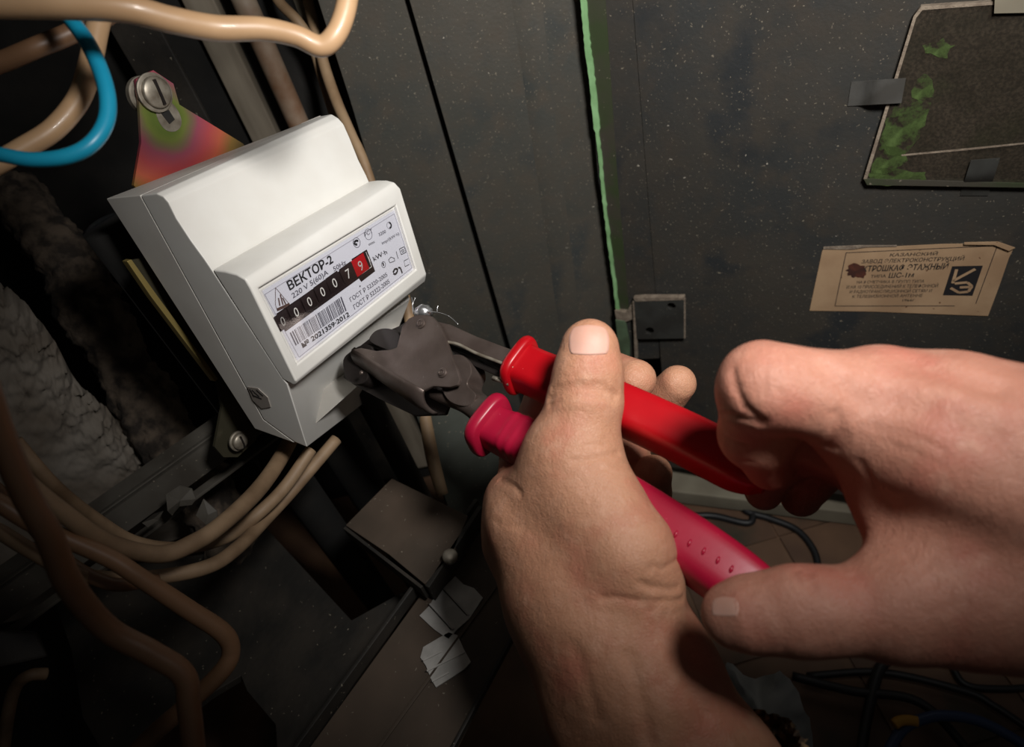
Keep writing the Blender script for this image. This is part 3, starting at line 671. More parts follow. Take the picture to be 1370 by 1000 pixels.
# hinge plate with two drilled holes
hp = empty('hinge_plate', DOOR.hit(880, 428), 'small dark steel plate with two drilled holes beside the green edge', 'plate')
HO = .006
def plate_with_holes(name, q, holes, pl, off, th, m, parent, nseg=20):
    bm = bmesh.new(); out = [pl.hit(*x, off) for x in q]; 
    base = np.array(wbase(parent)); 
    loops = [out]
    for (u, v, ru, rv) in holes: loops.append([pl.hit(u + ru * math.cos(2 * math.pi * k / nseg), v + rv * math.sin(2 * math.pi * k / nseg), off) for k in range(nseg)])
    es = []
    for lp in loops:
        vs = [bm.verts.new(W(p) - base) for p in lp]
        for i in range(len(vs)): es.append(bm.edges.new((vs[i], vs[(i + 1) % len(vs)])))
    bmesh.ops.triangle_fill(bm, use_beauty=True, use_dissolve=False, edges=es, normal=Vector(R @ pl.n))
    g = bmesh.ops.extrude_face_region(bm, geom=bm.faces[:])
    dv = Vector(R @ (-pl.n * th))
    bmesh.ops.translate(bm, vec=dv, verts=[x for x in g['geom'] if isinstance(x, bmesh.types.BMVert)])
    bmesh.ops.recalc_face_normals(bm, faces=bm.faces)
    me = bpy.data.meshes.new(name); bm.to_mesh(me); bm.free(); me.materials.append(m)
    o = bpy.data.objects.new(name, me); COL.objects.link(o); o.parent = parent; return o
plate_with_holes('plate', [(848, 402), (915, 401), (915, 453), (852, 454)], [(898, 410, 6, 4.6), (869, 443, 6, 4.6)], DOOR, HO, .0022, m_clipdark, hp)
prism('dust_ridge', [(847, 399), (860, 398), (915, 398), (915.5, 402), (850, 404)], DOOR, .004, m_dustline, hp, off=HO + .0003, bevel=.0004)
prism('dust_ridge', [(915, 400), (917, 400), (917, 453), (915, 453)], DOOR, .001, m_dustline, hp, off=HO, bevel=0)
prism('dust_ridge', [(846, 404), (849, 404), (853, 480), (849, 482)], DOOR, .003, m_dustline, hp, off=HO, bevel=.0004)

# ------------------------------------------------------------------ meter
mx = np.array([0.47410866, -0.5489313, 0.68840061]); my = np.array([-0.86428147, -0.14092871, 0.48286296]); mz = np.array([-0.16804318, -0.82390141, -0.54124667])
MP = np.array([-0.1683374, -0.07408006, 0.28085535]); MW = .105
def Mp(x, a, b): return MP + mx * x - my * a - mz * b
SL = Plane(MP, mx); SR = Plane(MP + mx * MW, mx)
def Ml(uv, a, b): return SL.hit(*uv)
def Mr(uv, a, b): return SR.hit(*uv)
def mproj(p): return (p[0] / p[2] * F + CX, p[1] / p[2] * F + CY)
meter = empty('electricity_meter', Mp(MW / 2, .02, .12), 'white plastic electricity meter with black digit drums and printed label', 'meter')
def loft(name, prof, m, close=True, bevel=.0008, nx=1, **k):
    n = len(prof); Lp = [Ml(p[0], p[2], p[3]) for p in prof]
    Rp = [Mr(p[1] if p[1] else mproj(Mp(MW, p[2], p[3])), p[2], p[3]) for p in prof]
    V = Lp + Rp; Fc = [[i, (i + 1) % n, n + (i + 1) % n, n + i] for i in range(n)] + [list(range(n)), list(range(2 * n - 1, n - 1, -1))]
    return mesh(name, V, Fc, m, meter, bevel=bevel, angle=35, **k), Lp, Rp
body_prof = [
    ((187.6, 261.5), (428.5, 155.5), .020, -.001), ((209, 259), (444, 152.5), .032, 0), ((218, 263), (453, 158), .0355, .002), ((225, 271), (460, 166), .038, .006),
    ((236, 293), (468, 184), .0405, .012), ((255, 322), (480, 214), .044, .020), ((274, 348), (490, 234), .047, .028), ((290, 372), (498, 252), .049, .034),
    ((379, 508), (545, 392), .0595, .084), ((384, 514), (549, 400), .061, .0865), ((411, 599), (497, 532), .0577, .1232), ((394.5, 592), (488, 530), .050, .1225), ((352.6, 561.5), (475, 500), .020, .115)]
# cover: front shell.  base: back shell, seam between them
base_prof = [((142, 266), (404, 166), 0, 0), ((187, 261.5), (428, 156), .0202, -.0008), ((352, 562), (476, 502), .0205, .114), ((394, 593), None, .050, .1215), ((341, 574), None, .0253, .1203)]
loft('back_shell', base_prof, m_meter_base, bevel=.0004)
loft('front_shell', body_prof, m_meter, bevel=.0007)
# lip with recessed window
lipL = [((284, 361), .046, .031), ((300, 363), .055, .031), ((316, 367), .061, .0318), ((328, 374), .0638, .0345), ((335, 386), .0648, .038), ((396, 511), .0686, .0838), ((393, 516), .0665, .0865), ((378, 508), .0575, .087)]
lipR = [(494, 242.5), (506, 241), (518, 241), (528, 243.5), (536, 252), (571, 367), (569, 377), (546, 396)]
L_ = [Ml(u, a, b) for u, a, b in lipL]; R_ = [Mr(lipR[i], a, b) for i, (u, a, b) in enumerate(lipL)]
n = len(L_); V = L_ + R_; Fc = [list(range(n)), list(range(2 * n - 1, n - 1, -1))]
for i in range(n):
    if i != 4: Fc.append([i, (i + 1) % n, n + (i + 1) % n, n + i])
FP = plane3(L_[4], R_[4], L_[5])
inner = [(347, 386), (530, 275), (557, 361), (398, 487)]
fi = [FP.hit(*q) for q in inner]; deep = [p - FP.n * .0022 for p in fi]
k0 = len(V); V += fi + deep
oc = [4, n + 4, n + 5, 5]
for i in range(4):
    j = (i + 1) % 4; Fc.append([oc[i], oc[j], k0 + j, k0 + i]); Fc.append([k0 + i, k0 + j, k0 + 4 + j, k0 + 4 + i])
Fc.append([k0 + 4, k0 + 5, k0 + 6, k0 + 7])
mesh('front_cover', V, Fc, m_meter, meter, bevel=.0009, seg=3, angle=35)
# terminal cover seam (lower right panel, its own piece)
LPn = Plane(deep[0], FP.n)
def z3(x, y): return (x / 4.346 + 340, y / 4.346 + 270)
V, Fc = quad_geo(LPn, [z3(*q) for q in ((48, 520), (822, 45), (935, 392), (255, 932))], .0003, .0003)
lab = mesh('label', V, Fc, m_label, meter)
lo = .0004
V, Fc = join([seg_geo(LPn, z3(*a), z3(*b), .8, lo) for a, b in (((62, 540), (815, 70)), ((815, 70), (918, 385)), ((918, 385), (262, 905)), ((262, 905), (62, 540)))])
mesh('label_border', V, Fc, mat('pale_grey_ink', srgb(160, 158, 166), rough=.6), lab)
for s, o_, e_, t_, mm, bo in (
    ('ВЕКТОР-2', (207, 517), (462, 352), (187, 470), m_ink, .025), ('220 V 5(60)A', (226, 564), (433, 420), (215, 536), m_inkgrey, .012), ('50Hz', (465, 407), (537, 362), (456, 382), m_inkgrey, .012),
    ('ГОСТ Р 52320-2005', (563, 584), (777, 432), (553, 562), m_inkgrey, .012), ('ГОСТ Р 52322-2005', (585, 628), (790, 472), (575, 604), m_inkgrey, .012),
    ('№ 2021359·2012', (283, 852), (556, 664), (273, 826), m_ink, .03), ('kW·h', (697, 347), (775, 302), (688, 322), m_ink, .012),
    ('3200', (727, 202), (768, 180), (721, 184), m_inkgrey, .01), ('imp/(kW·h)', (746, 250), (845, 192), (740, 234), m_inkgrey, .01), ('0005', (668, 256), (703, 238), (664, 246), m_ink, .01),
    ('РСТ', (644, 205), (690, 180), (638, 182), m_inkgrey, .01), ('1', (750, 375), (757, 372), (744, 356), m_ink, 0), (',', (612, 494), (620, 490), (604, 474), m_ink, .03)):
    text('lettering', s, LPn, z3(*o_), z3(*e_), z3(*t_), mm, lab, lo, bo)
def ringpx(x, y, r, w=.8): c = LPn.hit(*z3(x, y), lo - .00008); return ring_geo(c, LPn.n, r / 4.346 * c[2] / F, w * c[2] / F, .00008, 20)
V, Fc = join([ringpx(596, 238, 30), ringpx(664, 190, 32, .6), ringpx(752, 366, 19), ringpx(784, 138, 20, .5)])
mesh('certification_mark', V, Fc, m_inkgrey, lab)
def S3(pts, w, closed=False):
    p = pts + ([pts[0]] if closed else []); return [seg_geo(LPn, z3(*a), z3(*b), w, lo) for a, b in zip(p[:-1], p[1:])]
V, Fc = join(S3([(606, 228), (592, 226), (582, 238), (588, 250), (600, 248)], 3.0) + S3([(784, 120), (796, 128), (798, 145), (788, 156)], 2.4) +
             S3([(782, 338), (796, 322), (816, 330), (818, 345), (790, 356)], .8, True) + S3([(826, 290), (838, 332)], .9) +
             S3([(845, 275), (873, 262), (884, 294), (856, 308)], .9, True) + S3([(857, 283), (868, 278), (873, 289), (862, 295)], .8, True) +
             S3([(872, 345), (896, 332)], .8) + S3([(878, 378), (904, 364)], .8) + S3([(872, 345), (878, 378)], .5) +
             S3([(808, 412), (818, 392), (834, 390), (832, 410), (820, 424), (810, 418)], 2.6) + S3([(838, 384), (850, 384), (856, 400), (862, 416)], 2.4))
tag(mesh('meter_symbols', V, Fc, m_ink, lab), kind='stuff')
V, Fc = join(S3([(124, 500), (124, 600), (136, 636), (210, 602), (124, 500)], .8) + S3([(142, 560), (150, 606)], 2) + S3([(152, 540), (168, 600)], 2) + S3([(166, 560), (184, 596)], 2) + S3([(132, 628), (206, 594)], 3))
mesh('triangle_emblem', V, Fc, m_inkbrown, lab)
# bar code
bc = [np.array(q, float) for q in ((207, 764), (508, 552), (538, 634), (242, 838))]; bars = []; rb = random.Random(5); x = 0
while x < 1:
    w_ = rb.choice([.006, .010, .016]) if x > .1 and x < .9 else rb.choice([.016, .022]); 
    a = bc[0] * (1 - x) + bc[1] * x; b = bc[3] * (1 - x) + bc[2] * x; a2 = bc[0] * (1 - x - w_) + bc[1] * (x + w_); b2 = bc[3] * (1 - x - w_) + bc[2] * (x + w_)
    bars.append(quad_geo(LPn, [z3(*a), z3(*a2), z3(*b2), z3(*b)], lo)); x += w_ + rb.choice([.008, .012, .02])
V, Fc = join(bars); tag(mesh('bar_code', V, Fc, m_inkgrey, lab), kind='stuff')
# counter window
win = [z3(*q) for q in ((130, 652), (572, 352), (568, 334), (655, 278), (704, 404), (624, 466), (610, 446), (182, 756))]
V, Fc = quad_geo(LPn, win, lo + .0001, .0003); cw = mesh('counter_window', V, Fc, m_drum, meter)
V, Fc = join([seg_geo(LPn, z3(*a), z3(*b), .9, lo + .0003) for a, b in (((650, 292), (684, 378)), ((684, 378), (628, 418)), ((664, 318), (676, 350)))]); mesh('window_rim', V, Fc, m_white, cw)
drc = [(165, 692, '0'), (243, 638, '0'), (320, 577, '0'), (396, 520, '0'), (466, 468, '0'), (545, 414, '7'), (617, 368, '9')]
for i, (x, y, dg) in enumerate(drc):
    red = i == 6; ax_ = np.array((35, -25)) * (1.0 if not red else 1.02); dn = np.array((19, 47.)) * (1.0 if not red else 1.05); c = np.array((x, y), float); V = []; Fc = []
    for k in range(7):
        t = -1 + k / 3; off = lo + .0002 + .0007 * math.cos(t * 1.35)
        V += [LPn.hit(*z3(*(c - ax_ * .98 + dn * t * .93)), off), LPn.hit(*z3(*(c + ax_ * .98 + dn * t * .93)), off)]
    for k in range(6): Fc.append([2 * k, 2 * k + 1, 2 * k + 3, 2 * k + 2])
    dr = mesh('digit_drum', V, Fc, m_reddrum if red else m_drum, cw, smooth=True)
    if red: dr['label'] = 'red last digit drum'
    up_ = -dn
    o_ = c - ax_ * .28 - up_ * .62; e_ = c + ax_ * .32 - up_ * .62; t_ = c - ax_ * .28 + up_ * .45
    text('digit', dg, LPn, z3(*o_), z3(*e_), z3(*t_), m_white, cw, lo + .0011, .0)
# clear window pane standing just proud, overhanging at the right
V, Fc = quad_geo(FP, [(349, 388), (530, 277), (556, 360), (399, 485)], -.0003, .0004); mesh('window_pane', V, Fc, m_clear, meter)
prism('clear_tab', [(549, 293), (557, 303), (575, 350), (571, 364)], FP, .006, m_clear, meter, off=-.0035, bevel=.0005)
# side sticker and small moulded notch
SD = plane3(Ml((255, 330), .04, .02), Ml((384, 514), .061, .0865), Ml((350, 562), .0205, .114))
V, Fc = quad_geo(SD, [(331, 518), (345, 520), (358, 532), (362, 545), (350, 547), (338, 536)], .0004, .0003); ss = mesh('side_sticker', V, Fc, m_stick, meter)
V, Fc = join([seg_geo(SD, a, b, 1.3, .0006) for a, b in (((337, 522), (347, 531)), ((338, 529), (350, 534)), ((343, 522), (352, 530)), ((334, 521), (340, 531)))]); mesh('sticker_mark', V, Fc, m_ink, ss)

# ------------------------------------------------------------------ mounting plate
MB = Plane(Mp(0, -.0045, 0), my)
mp = empty('mounting_plate', MB.hit(222, 158), 'pink and green zinc-plated mounting plate with slotted tongue behind the meter', 'plate')
plate_with_holes('plate', [(186, 135), (189, 190), (179, 248), (250, 335), (176, 348), (205, 394), (290, 508), (297, 545), (287, 598), (299, 612), (318, 612), (342, 590), (372, 520), (420, 300), (325, 192), (240, 140), (232, 112), (205, 94), (182, 106)],
                 [(222, 158, 1, 1)], MB, 0, .0016, m_zinc, mp)
prism('plate_edge', [(170, 350), (176, 347), (208, 392), (292, 507), (288, 511), (202, 397)], MB, .004, m_gold, mp, off=.003, bevel=.0003)
# slot: bright steel laid on the plate, black patch painted for its shadow gap
slot = spline2([(208, 140), (222, 134), (234, 142), (242, 157), (242, 169), (234, 176), (222, 174), (212, 161)])
V, Fc = quad_geo(MB, slot, .0003, .0004); sl = mesh('slot', V, Fc, m_steel, mp)
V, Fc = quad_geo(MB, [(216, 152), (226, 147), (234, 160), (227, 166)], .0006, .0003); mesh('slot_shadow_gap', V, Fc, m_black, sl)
def screw(name, uv, pl, r, label, off):
    c = pl.hit(*uv, off); s = empty(name, c, label, 'screw'); k = c[2] / F
    V, Fc = disc_geo(c + pl.n * 0, pl.n, r * 1.25 * k, .0012, 28); mesh('washer', V, Fc, m_steel, s, smooth=True, angle=30).data.set_sharp_from_angle(angle=.5)
    V, Fc = disc_geo(c + pl.n * .0012, pl.n, r * k, .0018, 28, .0010); mesh('screw_head', V, Fc, m_steel, s, smooth=True)
    A = c + pl.n * .0041; t = unit(pl.hit(uv[0] + 8, uv[1] + 18) - pl.hit(*uv)); w_ = np.cross(t, pl.n)
    V = [A + t * a * r * .8 * k + w_ * b * r * .09 * k + pl.n * h for a in (-1, 1) for b in (-1, 1) for h in (-.003, .0004)]
    mesh('screw_slot', V, [[0, 1, 3, 2], [4, 6, 7, 5], [0, 4, 5, 1], [2, 3, 7, 6], [0, 2, 6, 4], [1, 5, 7, 3]], m_jawdark, s)
    return s
screw('mounting_screw', (206, 124), MB, 20, 'dusty slotted screw with washer in the upper tongue of the mounting plate', .001)
screw('mounting_screw', (318, 590), MB, 11, 'shiny domed screw in the lower foot of the mounting plate', .004)
# paler back-washer standing behind the plate
V, Fc = disc_geo(MB.hit(192, 128, -.006), MB.n, 25 * .29 / F * 1.0, .003, 28); mesh('spacer', V, Fc, m_steel, mp, smooth=True).data.set_sharp_from_angle(angle=.5)

# ------------------------------------------------------------------ sealing pliers
def pd(u, v): return 1 / (3.07 + .0026 * ((u - 500) * .9 + (v - 490) * .43))
PL = plane3(P(500, 490, pd(500, 490)), P(1000, 740, pd(1000, 740)), P(900, 500, pd(900, 500)))
pliers = empty('sealing_pliers', PL.hit(720, 560), 'dark steel sealing pliers with two red vinyl grips', 'pliers')
def z44(x, y): return (x / 3.425 + 450, y / 3.425 + 380)
front = [(72, 300), (110, 292), (150, 300), (180, 306), (245, 300), (275, 290), (288, 240), (300, 195), (330, 158), (365, 142), (410, 140), (440, 150), (470, 185), (500, 250), (530, 335), (556, 400), (566, 440), (556, 464), (520, 474), (440, 470), (398, 490)]
body_front = prism('jaw_body', [z44(*q) for q in front], PL, .0022, m_jaw, pliers, off=.0105, bevel=.0006)
# rolled side: swept quarter round along the lower edge
edge_pts = [(70, 300), (150, 340), (250, 400), (330, 448), (398, 490)]
V = []; Fc = []; nq = 8; RR = .0105
E3 = [PL.hit(*z44(*q), .0105) for q in edge_pts]; tdir = unit(E3[-1] - E3[0]); sdir = unit(np.cross(PL.n, tdir)); 
if sdir[1] < 0: sdir = -sdir
wds = [.012, .014, .015, .016, .014]
for i, e in enumerate(E3):
    for k in range(nq + 1):
        th = math.pi / 2 * k / nq; V.append(e + sdir * wds[i] * .5 * math.sin(th) * 1.25 + PL.n * (-(1 - math.cos(th)) * .016))
for i in range(len(E3) - 1):
    for k in range(nq): a = i * (nq + 1) + k; Fc.append([a, a + 1, a + nq + 2, a + nq + 1])
m0 = len(V); V += [v - sdir * .0015 - PL.n * .001 for v in V[:m0]]
Fc += [[m0 + i for i in q] for q in Fc[:]]
for i in range(len(E3) - 1):
    for kk in (0, nq): a = i * (nq + 1) + kk; b = a + nq + 1; Fc.append([a, b, m0 + b, m0 + a])
for i0 in (0, (len(E3) - 1) * (nq + 1)):
    for k in range(nq): Fc.append([i0 + k, i0 + k + 1, m0 + i0 + k + 1, m0 + i0 + k])
mesh('jaw_side', V, Fc, m_jaw, pliers, smooth=True, angle=50)
prism('jaw_back_plate', [z44(*q) for q in ((60, 320), (150, 250), (290, 190), (330, 165), (420, 150), (500, 260), (560, 440), (500, 600), (360, 606), (200, 530), (90, 470), (30, 430))], PL, .002, m_jawdark, pliers, off=-.006)
prism('anvil', spline2([z44(*q) for q in ((28, 350), (60, 310), (110, 280), (150, 280), (170, 300), (150, 350), (140, 440), (90, 460), (40, 430))]), PL, .010, m_jawdark, pliers, off=.004, bevel=.001)
prism('upper_jaw', spline2([z44(*q) for q in ((150, 262), (168, 222), (205, 204), (248, 206), (284, 224), (300, 280), (262, 306), (215, 296))]), PL, .011, m_jawdark, pliers, off=.007, bevel=.0012)
for q, r_ in (((388, 183), 24), ((487, 408), 24), ((116, 408), 10)):
    c = PL.hit(*z44(*q), .0105); k = c[2] / F / 3.425
    V, Fc = disc_geo(c, PL.n, r_ * k, .0006, 24, .0004); rv = mesh('rivet', V, Fc, m_jaw, pliers, smooth=True); rv.data.set_sharp_from_angle(angle=.4)
    if r_ > 20: V, Fc = ring_geo(c + PL.n * .0008, PL.n, r_ * .6 * k, r_ * .12 * k, .0005, 20); mesh('rivet_ring', V, Fc, m_jaw, rv, smooth=True)
# upper arm: U-channel with bright edge
prism('upper_arm', [z44(*q) for q in ((455, 170), (520, 185), (640, 240), (832, 312), (808, 372), (640, 320), (500, 262), (470, 210))], PL, .0022, m_jaw, pliers, off=.0085, bevel=.0007)
V, Fc = tube_geo(cm_spline([PL.hit(*z44(*q), .0088) for q in ((500, 265), (560, 278), (640, 318), (730, 352), (812, 385))], 5), [.0007] * 21, 8)
mesh('arm_edge', V, Fc, m_steel, pliers, smooth=True)
prism('arm_channel', [z44(*q) for q in ((490, 262), (640, 318), (820, 384), (800, 430), (640, 370), (530, 310))], PL, .010, m_jawdark, pliers, off=.002, bevel=.0006)
prism('arm_lower_flange', [z44(*q) for q in ((520, 292), (640, 340), (650, 352), (800, 420), (790, 448), (640, 380), (545, 330))], PL, .003, m_jawdark, pliers, off=.004, bevel=.0006)
V, Fc = tube_geo([PL.hit(*z44(*q), .006) for q in ((718, 432), (750, 440), (792, 456))], [.0011] * 3, 10); mesh('return_pin', V, Fc, m_steel, pliers, smooth=True)
# lower arm: cam boss running into a thick shank
prism('cam_boss', spline2([z44(*q) for q in ((520, 330), (570, 325), (610, 360), (618, 410), (600, 460), (640, 510), (600, 560), (520, 540), (480, 470), (500, 380))]), PL, .012, m_jaw, pliers, off=.006, bevel=.003)
S = cm_spline([list(PL.hit(*z44(u, v), 0)) + [r / 3.425 * pd(*z44(u, v)) / F] for u, v, r in ((440, 490, 34), (520, 520, 42), (590, 540, 52), (650, 570, 62), (700, 610, 68), (760, 650, 66))], 6)
V, Fc = tube_geo([s[:3] for s in S], [s[3] for s in S], 24); mesh('lower_shank', V, Fc, m_jaw, pliers, smooth=True)
# grips
grip_bvh = {}
def grip(name, path, m, off=0, sq=3.2, label=None, ribs=None, thk=.82, rot=.42):
    """path: (u, v, half width px, half thickness factor)"""
    S = cm_spline([list(PL.hit(u, v, off)) + [hw * PL.hit(u, v, off)[2] / F] for u, v, hw in path], 14)
    C = [s[:3] for s in S]; n = 32; V = []; Fc = []; Ln = len(C)
    for i in range(Ln):
        t = unit(C[min(i + 1, Ln - 1)] - C[max(i - 1, 0)]); a = unit(np.cross(t, PL.n)); b = PL.n; hw = S[i][3]
        for k in range(n):
            th = 2 * math.pi * k / n; c, s_ = math.cos(th), math.sin(th)
            cr_, sr_ = math.cos(th - rot), math.sin(th - rot); q = (abs(cr_) ** sq + abs(sr_) ** sq) ** (-1 / sq); rr = hw * q * 1.0
            if ribs:
                for (ru, rw) in ribs:
                    uu = C[i][0] / C[i][2] * F + CX; x = (uu - ru) / rw
                    if abs(x) < 3 and s_ > .1: rr *= 1 + .035 * math.exp(-x * x)
            V.append(C[i] + a * c * rr + b * s_ * rr * thk)
    for i in range(Ln - 1):
        for k in range(n): Fc.append([i * n + k, i * n + (k + 1) % n, (i + 1) * n + (k + 1) % n, (i + 1) * n + k])
    Fc += [list(range(n)), list(range((Ln - 1) * n, Ln * n))]
    o = mesh(name, V, Fc, m, pliers, smooth=True); 
    if label: o['label'] = label
    grip_bvh[name] = BVHTree.FromPolygons([tuple(v) for v in V], Fc)
    return o, C, [s[3] for s in S]
UPG = [(694, 490, 29), (715, 499, 28), (740, 510, 29), (790, 530, 29.5), (830, 547, 30), (900, 579, 31), (950, 604, 32), (990, 624, 32), (1015, 640, 24), (1028, 650, 12)]
LOG = [(655, 570, 27), (675, 580, 28), (700, 592, 30), (740, 615, 32), (780, 640, 34), (870, 697, 37), (950, 753, 40), (1010, 797, 38), (1050, 828, 28), (1064, 840, 14)]
g1, gc1, gr1 = grip('upper_grip', UPG, m_red, .001, 5, 'glossy bright red upper grip')
g2, gc2, gr2 = grip('lower_grip', LOG, m_pink, .001, 4.2, 'crimson lower grip with small ribs', ribs=[(684, 3), (696, 3), (708, 3)])
def collar(path, m, parent, hw0, rot, sq, thk):
    A = PL.hit(*path[0], .001); B = PL.hit(*path[1], .001); t = unit(B - A); a = unit(np.cross(t, PL.n)); b = PL.n; L_ = np.linalg.norm(B - A); V = []; Fc = []; n = 40; M = 12
    for i in range(M + 1):
        x = i / M; hw = (hw0 * (.90 + .10 * math.sin(math.pi * x) ** .5)) * A[2] / F
        for k in range(n):
            th = 2 * math.pi * k / n; q = (abs(math.cos(th - rot)) ** sq + abs(math.sin(th - rot)) ** sq) ** (-1 / sq)
            V.append(A + t * L_ * x + a * math.cos(th) * hw * q + b * math.sin(th) * hw * q * thk)
    for i in range(M):
        for k in range(n): Fc.append([i * n + k, i * n + (k + 1) % n, (i + 1) * n + (k + 1) % n, (i + 1) * n + k])
    Fc += [list(range(n)), list(range(M * n, (M + 1) * n))]
    mesh('collar', V, Fc, m, parent, smooth=True, angle=60)
collar(((691, 487), (702, 492)), m_red, g1, 37, .42, 3.4, .85); collar(((648, 565), (661, 573)), m_pink, g2, 41, .42, 3.2, .85)
# raised tick ribs on the lower grip
for (u, v) in ((904, 718), (922, 730), (941, 741), (960, 753), (978, 765), (886, 706)):
    c = np.array(grip_bvh['lower_grip'].ray_cast(Vector((0, 0, 0)), Vector(unit(ray(u, v - 2))))[0]); t = unit(PL.hit(u + 4, v - 9) - PL.hit(u, v))
    V, Fc = tube_geo([c - t * .0016, c, c + t * .0016], [.0003, .0007, .0003], 8); mesh('grip_rib', V, Fc, m_pink, g2, smooth=True)

# lead seal and wire
seal = empty('lead_seal', PL.hit(569, 416, .002), 'small shiny lead seal with loose wire ends above the plier jaw', 'seal')
bm = bmesh.new(); bmesh.ops.create_icosphere(bm, subdivisions=3, radius=1); sv = [np.array(v.co) for v in bm.verts]; sf = [[v.index for v in f.verts] for f in bm.faces]; bm.free()
c = PL.hit(567, 417, .003)
mesh('seal_body', [c + v * np.array([.0042, .0034, .003]) * (1 + .18 * noise.noise(Vector(v * 2.4))) for v in sv], sf, m_lead, seal, smooth=True)
def wire(pts, off, r=.00022):
    S = cm_spline([PL.hit(u, v, off) for u, v in pts], 6); V, Fc = tube_geo(S, [r] * len(S), 6); mesh('wire', V, Fc, m_lead, seal, smooth=True)
wire([(556, 422), (566, 418), (584, 418), (600, 423), (613, 434)], .004); wire([(585, 417), (585, 413), (586, 409)], .004); wire([(556, 424), (553, 412), (551, 398)], .001); wire([(553, 420), (552, 408), (556, 398)], .003)

# ------------------------------------------------------------------ hands (one smooth surface each, from a distance field)
def capsule(Q, a, b, ra, rb):
    ba = b - a; l2 = ba.dot(ba) + 1e-12; t = np.clip(((Q - a) @ ba) / l2, 0, 1)
    return np.sqrt((((Q - a) - t[:, None] * ba) ** 2).sum(1)) - (ra + (rb - ra) * t)
def smin(a, b, k):
    h = np.clip(.5 + .5 * (b - a) / k, 0, 1); return b * (1 - h) + a * h - k * h * (1 - h)
def surface(field, lo_, hi_, h):
    nx, ny, nz = [int(math.ceil((hi_[i] - lo_[i]) / h)) + 1 for i in range(3)]
    # coarse pass, then evaluate finely only near the surface
    g = np.stack(np.meshgrid(*[lo_[i] + h * np.arange(s) for i, s in enumerate((nx, ny, nz))], indexing='ij'), -1).astype(np.float64)
    Fv = np.full((nx, ny, nz), 1.0); st = 4
    cg = g[::st, ::st, ::st]; cf = field(cg.reshape(-1, 3)).reshape(cg.shape[:3])
    near = np.abs(cf) < h * st * 1.9
    big = np.repeat(np.repeat(np.repeat(near, st, 0), st, 1), st, 2)
    # block centred on each coarse sample
    pad = st // 2; big = np.pad(big, ((0, st),) * 3)[pad:pad + nx, pad:pad + ny, pad:pad + nz]
    sg = np.repeat(np.repeat(np.repeat(cf, st, 0), st, 1), st, 2); sg = np.pad(sg, ((0, st),) * 3, mode='edge')[pad:pad + nx, pad:pad + ny, pad:pad + nz]
    Fv = sg.copy(); idx = np.nonzero(big); Fv[idx] = field(g[idx])
    S = Fv < 0
    c8 = [S[i:nx - 1 + i, j:ny - 1 + j, k:nz - 1 + k] for i in (0, 1) for j in (0, 1) for k in (0, 1)]
    sm = sum(x.astype(np.int8) for x in c8); act = np.argwhere((sm > 0) & (sm < 8)); ids = np.full((nx - 1, ny - 1, nz - 1), -1); ids[tuple(act.T)] = np.arange(len(act))
    pos = np.zeros((len(act), 3)); cnt = np.zeros(len(act))
    for ax in range(3):
        for p in (0, 1):
            for q in (0, 1):
                off = np.zeros(3, int); o2 = [i for i in range(3) if i != ax]; off[o2[0]] = p; off[o2[1]] = q; a = act + off; b = a.copy(); b[:, ax] += 1
                fa = Fv[tuple(a.T)]; fb = Fv[tuple(b.T)]; m_ = (fa < 0) != (fb < 0); t = np.where(m_, fa / np.where(m_, fa - fb, 1), 0)
                w_ = np.tile(off.astype(float), (len(act), 1)); w_[:, ax] += t; pos += w_ * m_[:, None]; cnt += m_
    V = (act + pos / cnt[:, None]) * h + np.array(lo_); Fc = []
    for ax in range(3):
        o2 = [i for i in range(3) if i != ax]; sl = [slice(1, -1)] * 3; A = [slice(1, -1)] * 3; B = [slice(1, -1)] * 3; A[ax] = slice(0, -1); B[ax] = slice(1, None)
        a = S[tuple(A)]; b = S[tuple(B)]; e = np.argwhere(a != b); base = e.copy(); base[:, o2[0]] += 1; base[:, o2[1]] += 1
        d0 = np.zeros(3, int); d0[o2[0]] = 1; d1 = np.zeros(3, int); d1[o2[1]] = 1
        i0 = ids[tuple((base - d0 - d1).T)]; i1 = ids[tuple((base - d1).T)]; i2 = ids[tuple(base.T)]; i3 = ids[tuple((base - d0).T)]
        ok = (i0 >= 0) & (i1 >= 0) & (i2 >= 0) & (i3 >= 0); Fc += np.stack([i0, i1, i2, i3], 1)[ok].tolist()
    return V, Fc
def PR(u, v, d, r): return (P(u, v, d), r * d / F)
def chain(Q, pts, k=.003):
    q = [PR(*p) for p in pts]; out = None
    for (a, ra), (b, rb) in zip(q[:-1], q[1:]):
        c = capsule(Q, a, b, ra, rb); out = c if out is None else smin(out, c, k)
    return out
def crease(d, Q, pts, r, depth):
    """press a fold into the surface along a line given in picture points just on the skin"""
    out = None
    for a, b in zip(pts[:-1], pts[1:]):
        # distance to the sheet through the camera-independent segment extruded in depth
        A = P(*a); B = P(*b); c = capsule(Q, A, B, 0, 0); out = c if out is None else np.minimum(out, c)
    return d + depth * np.exp(-(out / r) ** 2)
hand_person = empty('person', P(900, 800, .24), 'two bare hands of a person squeezing the red-handled sealing pliers', 'person')

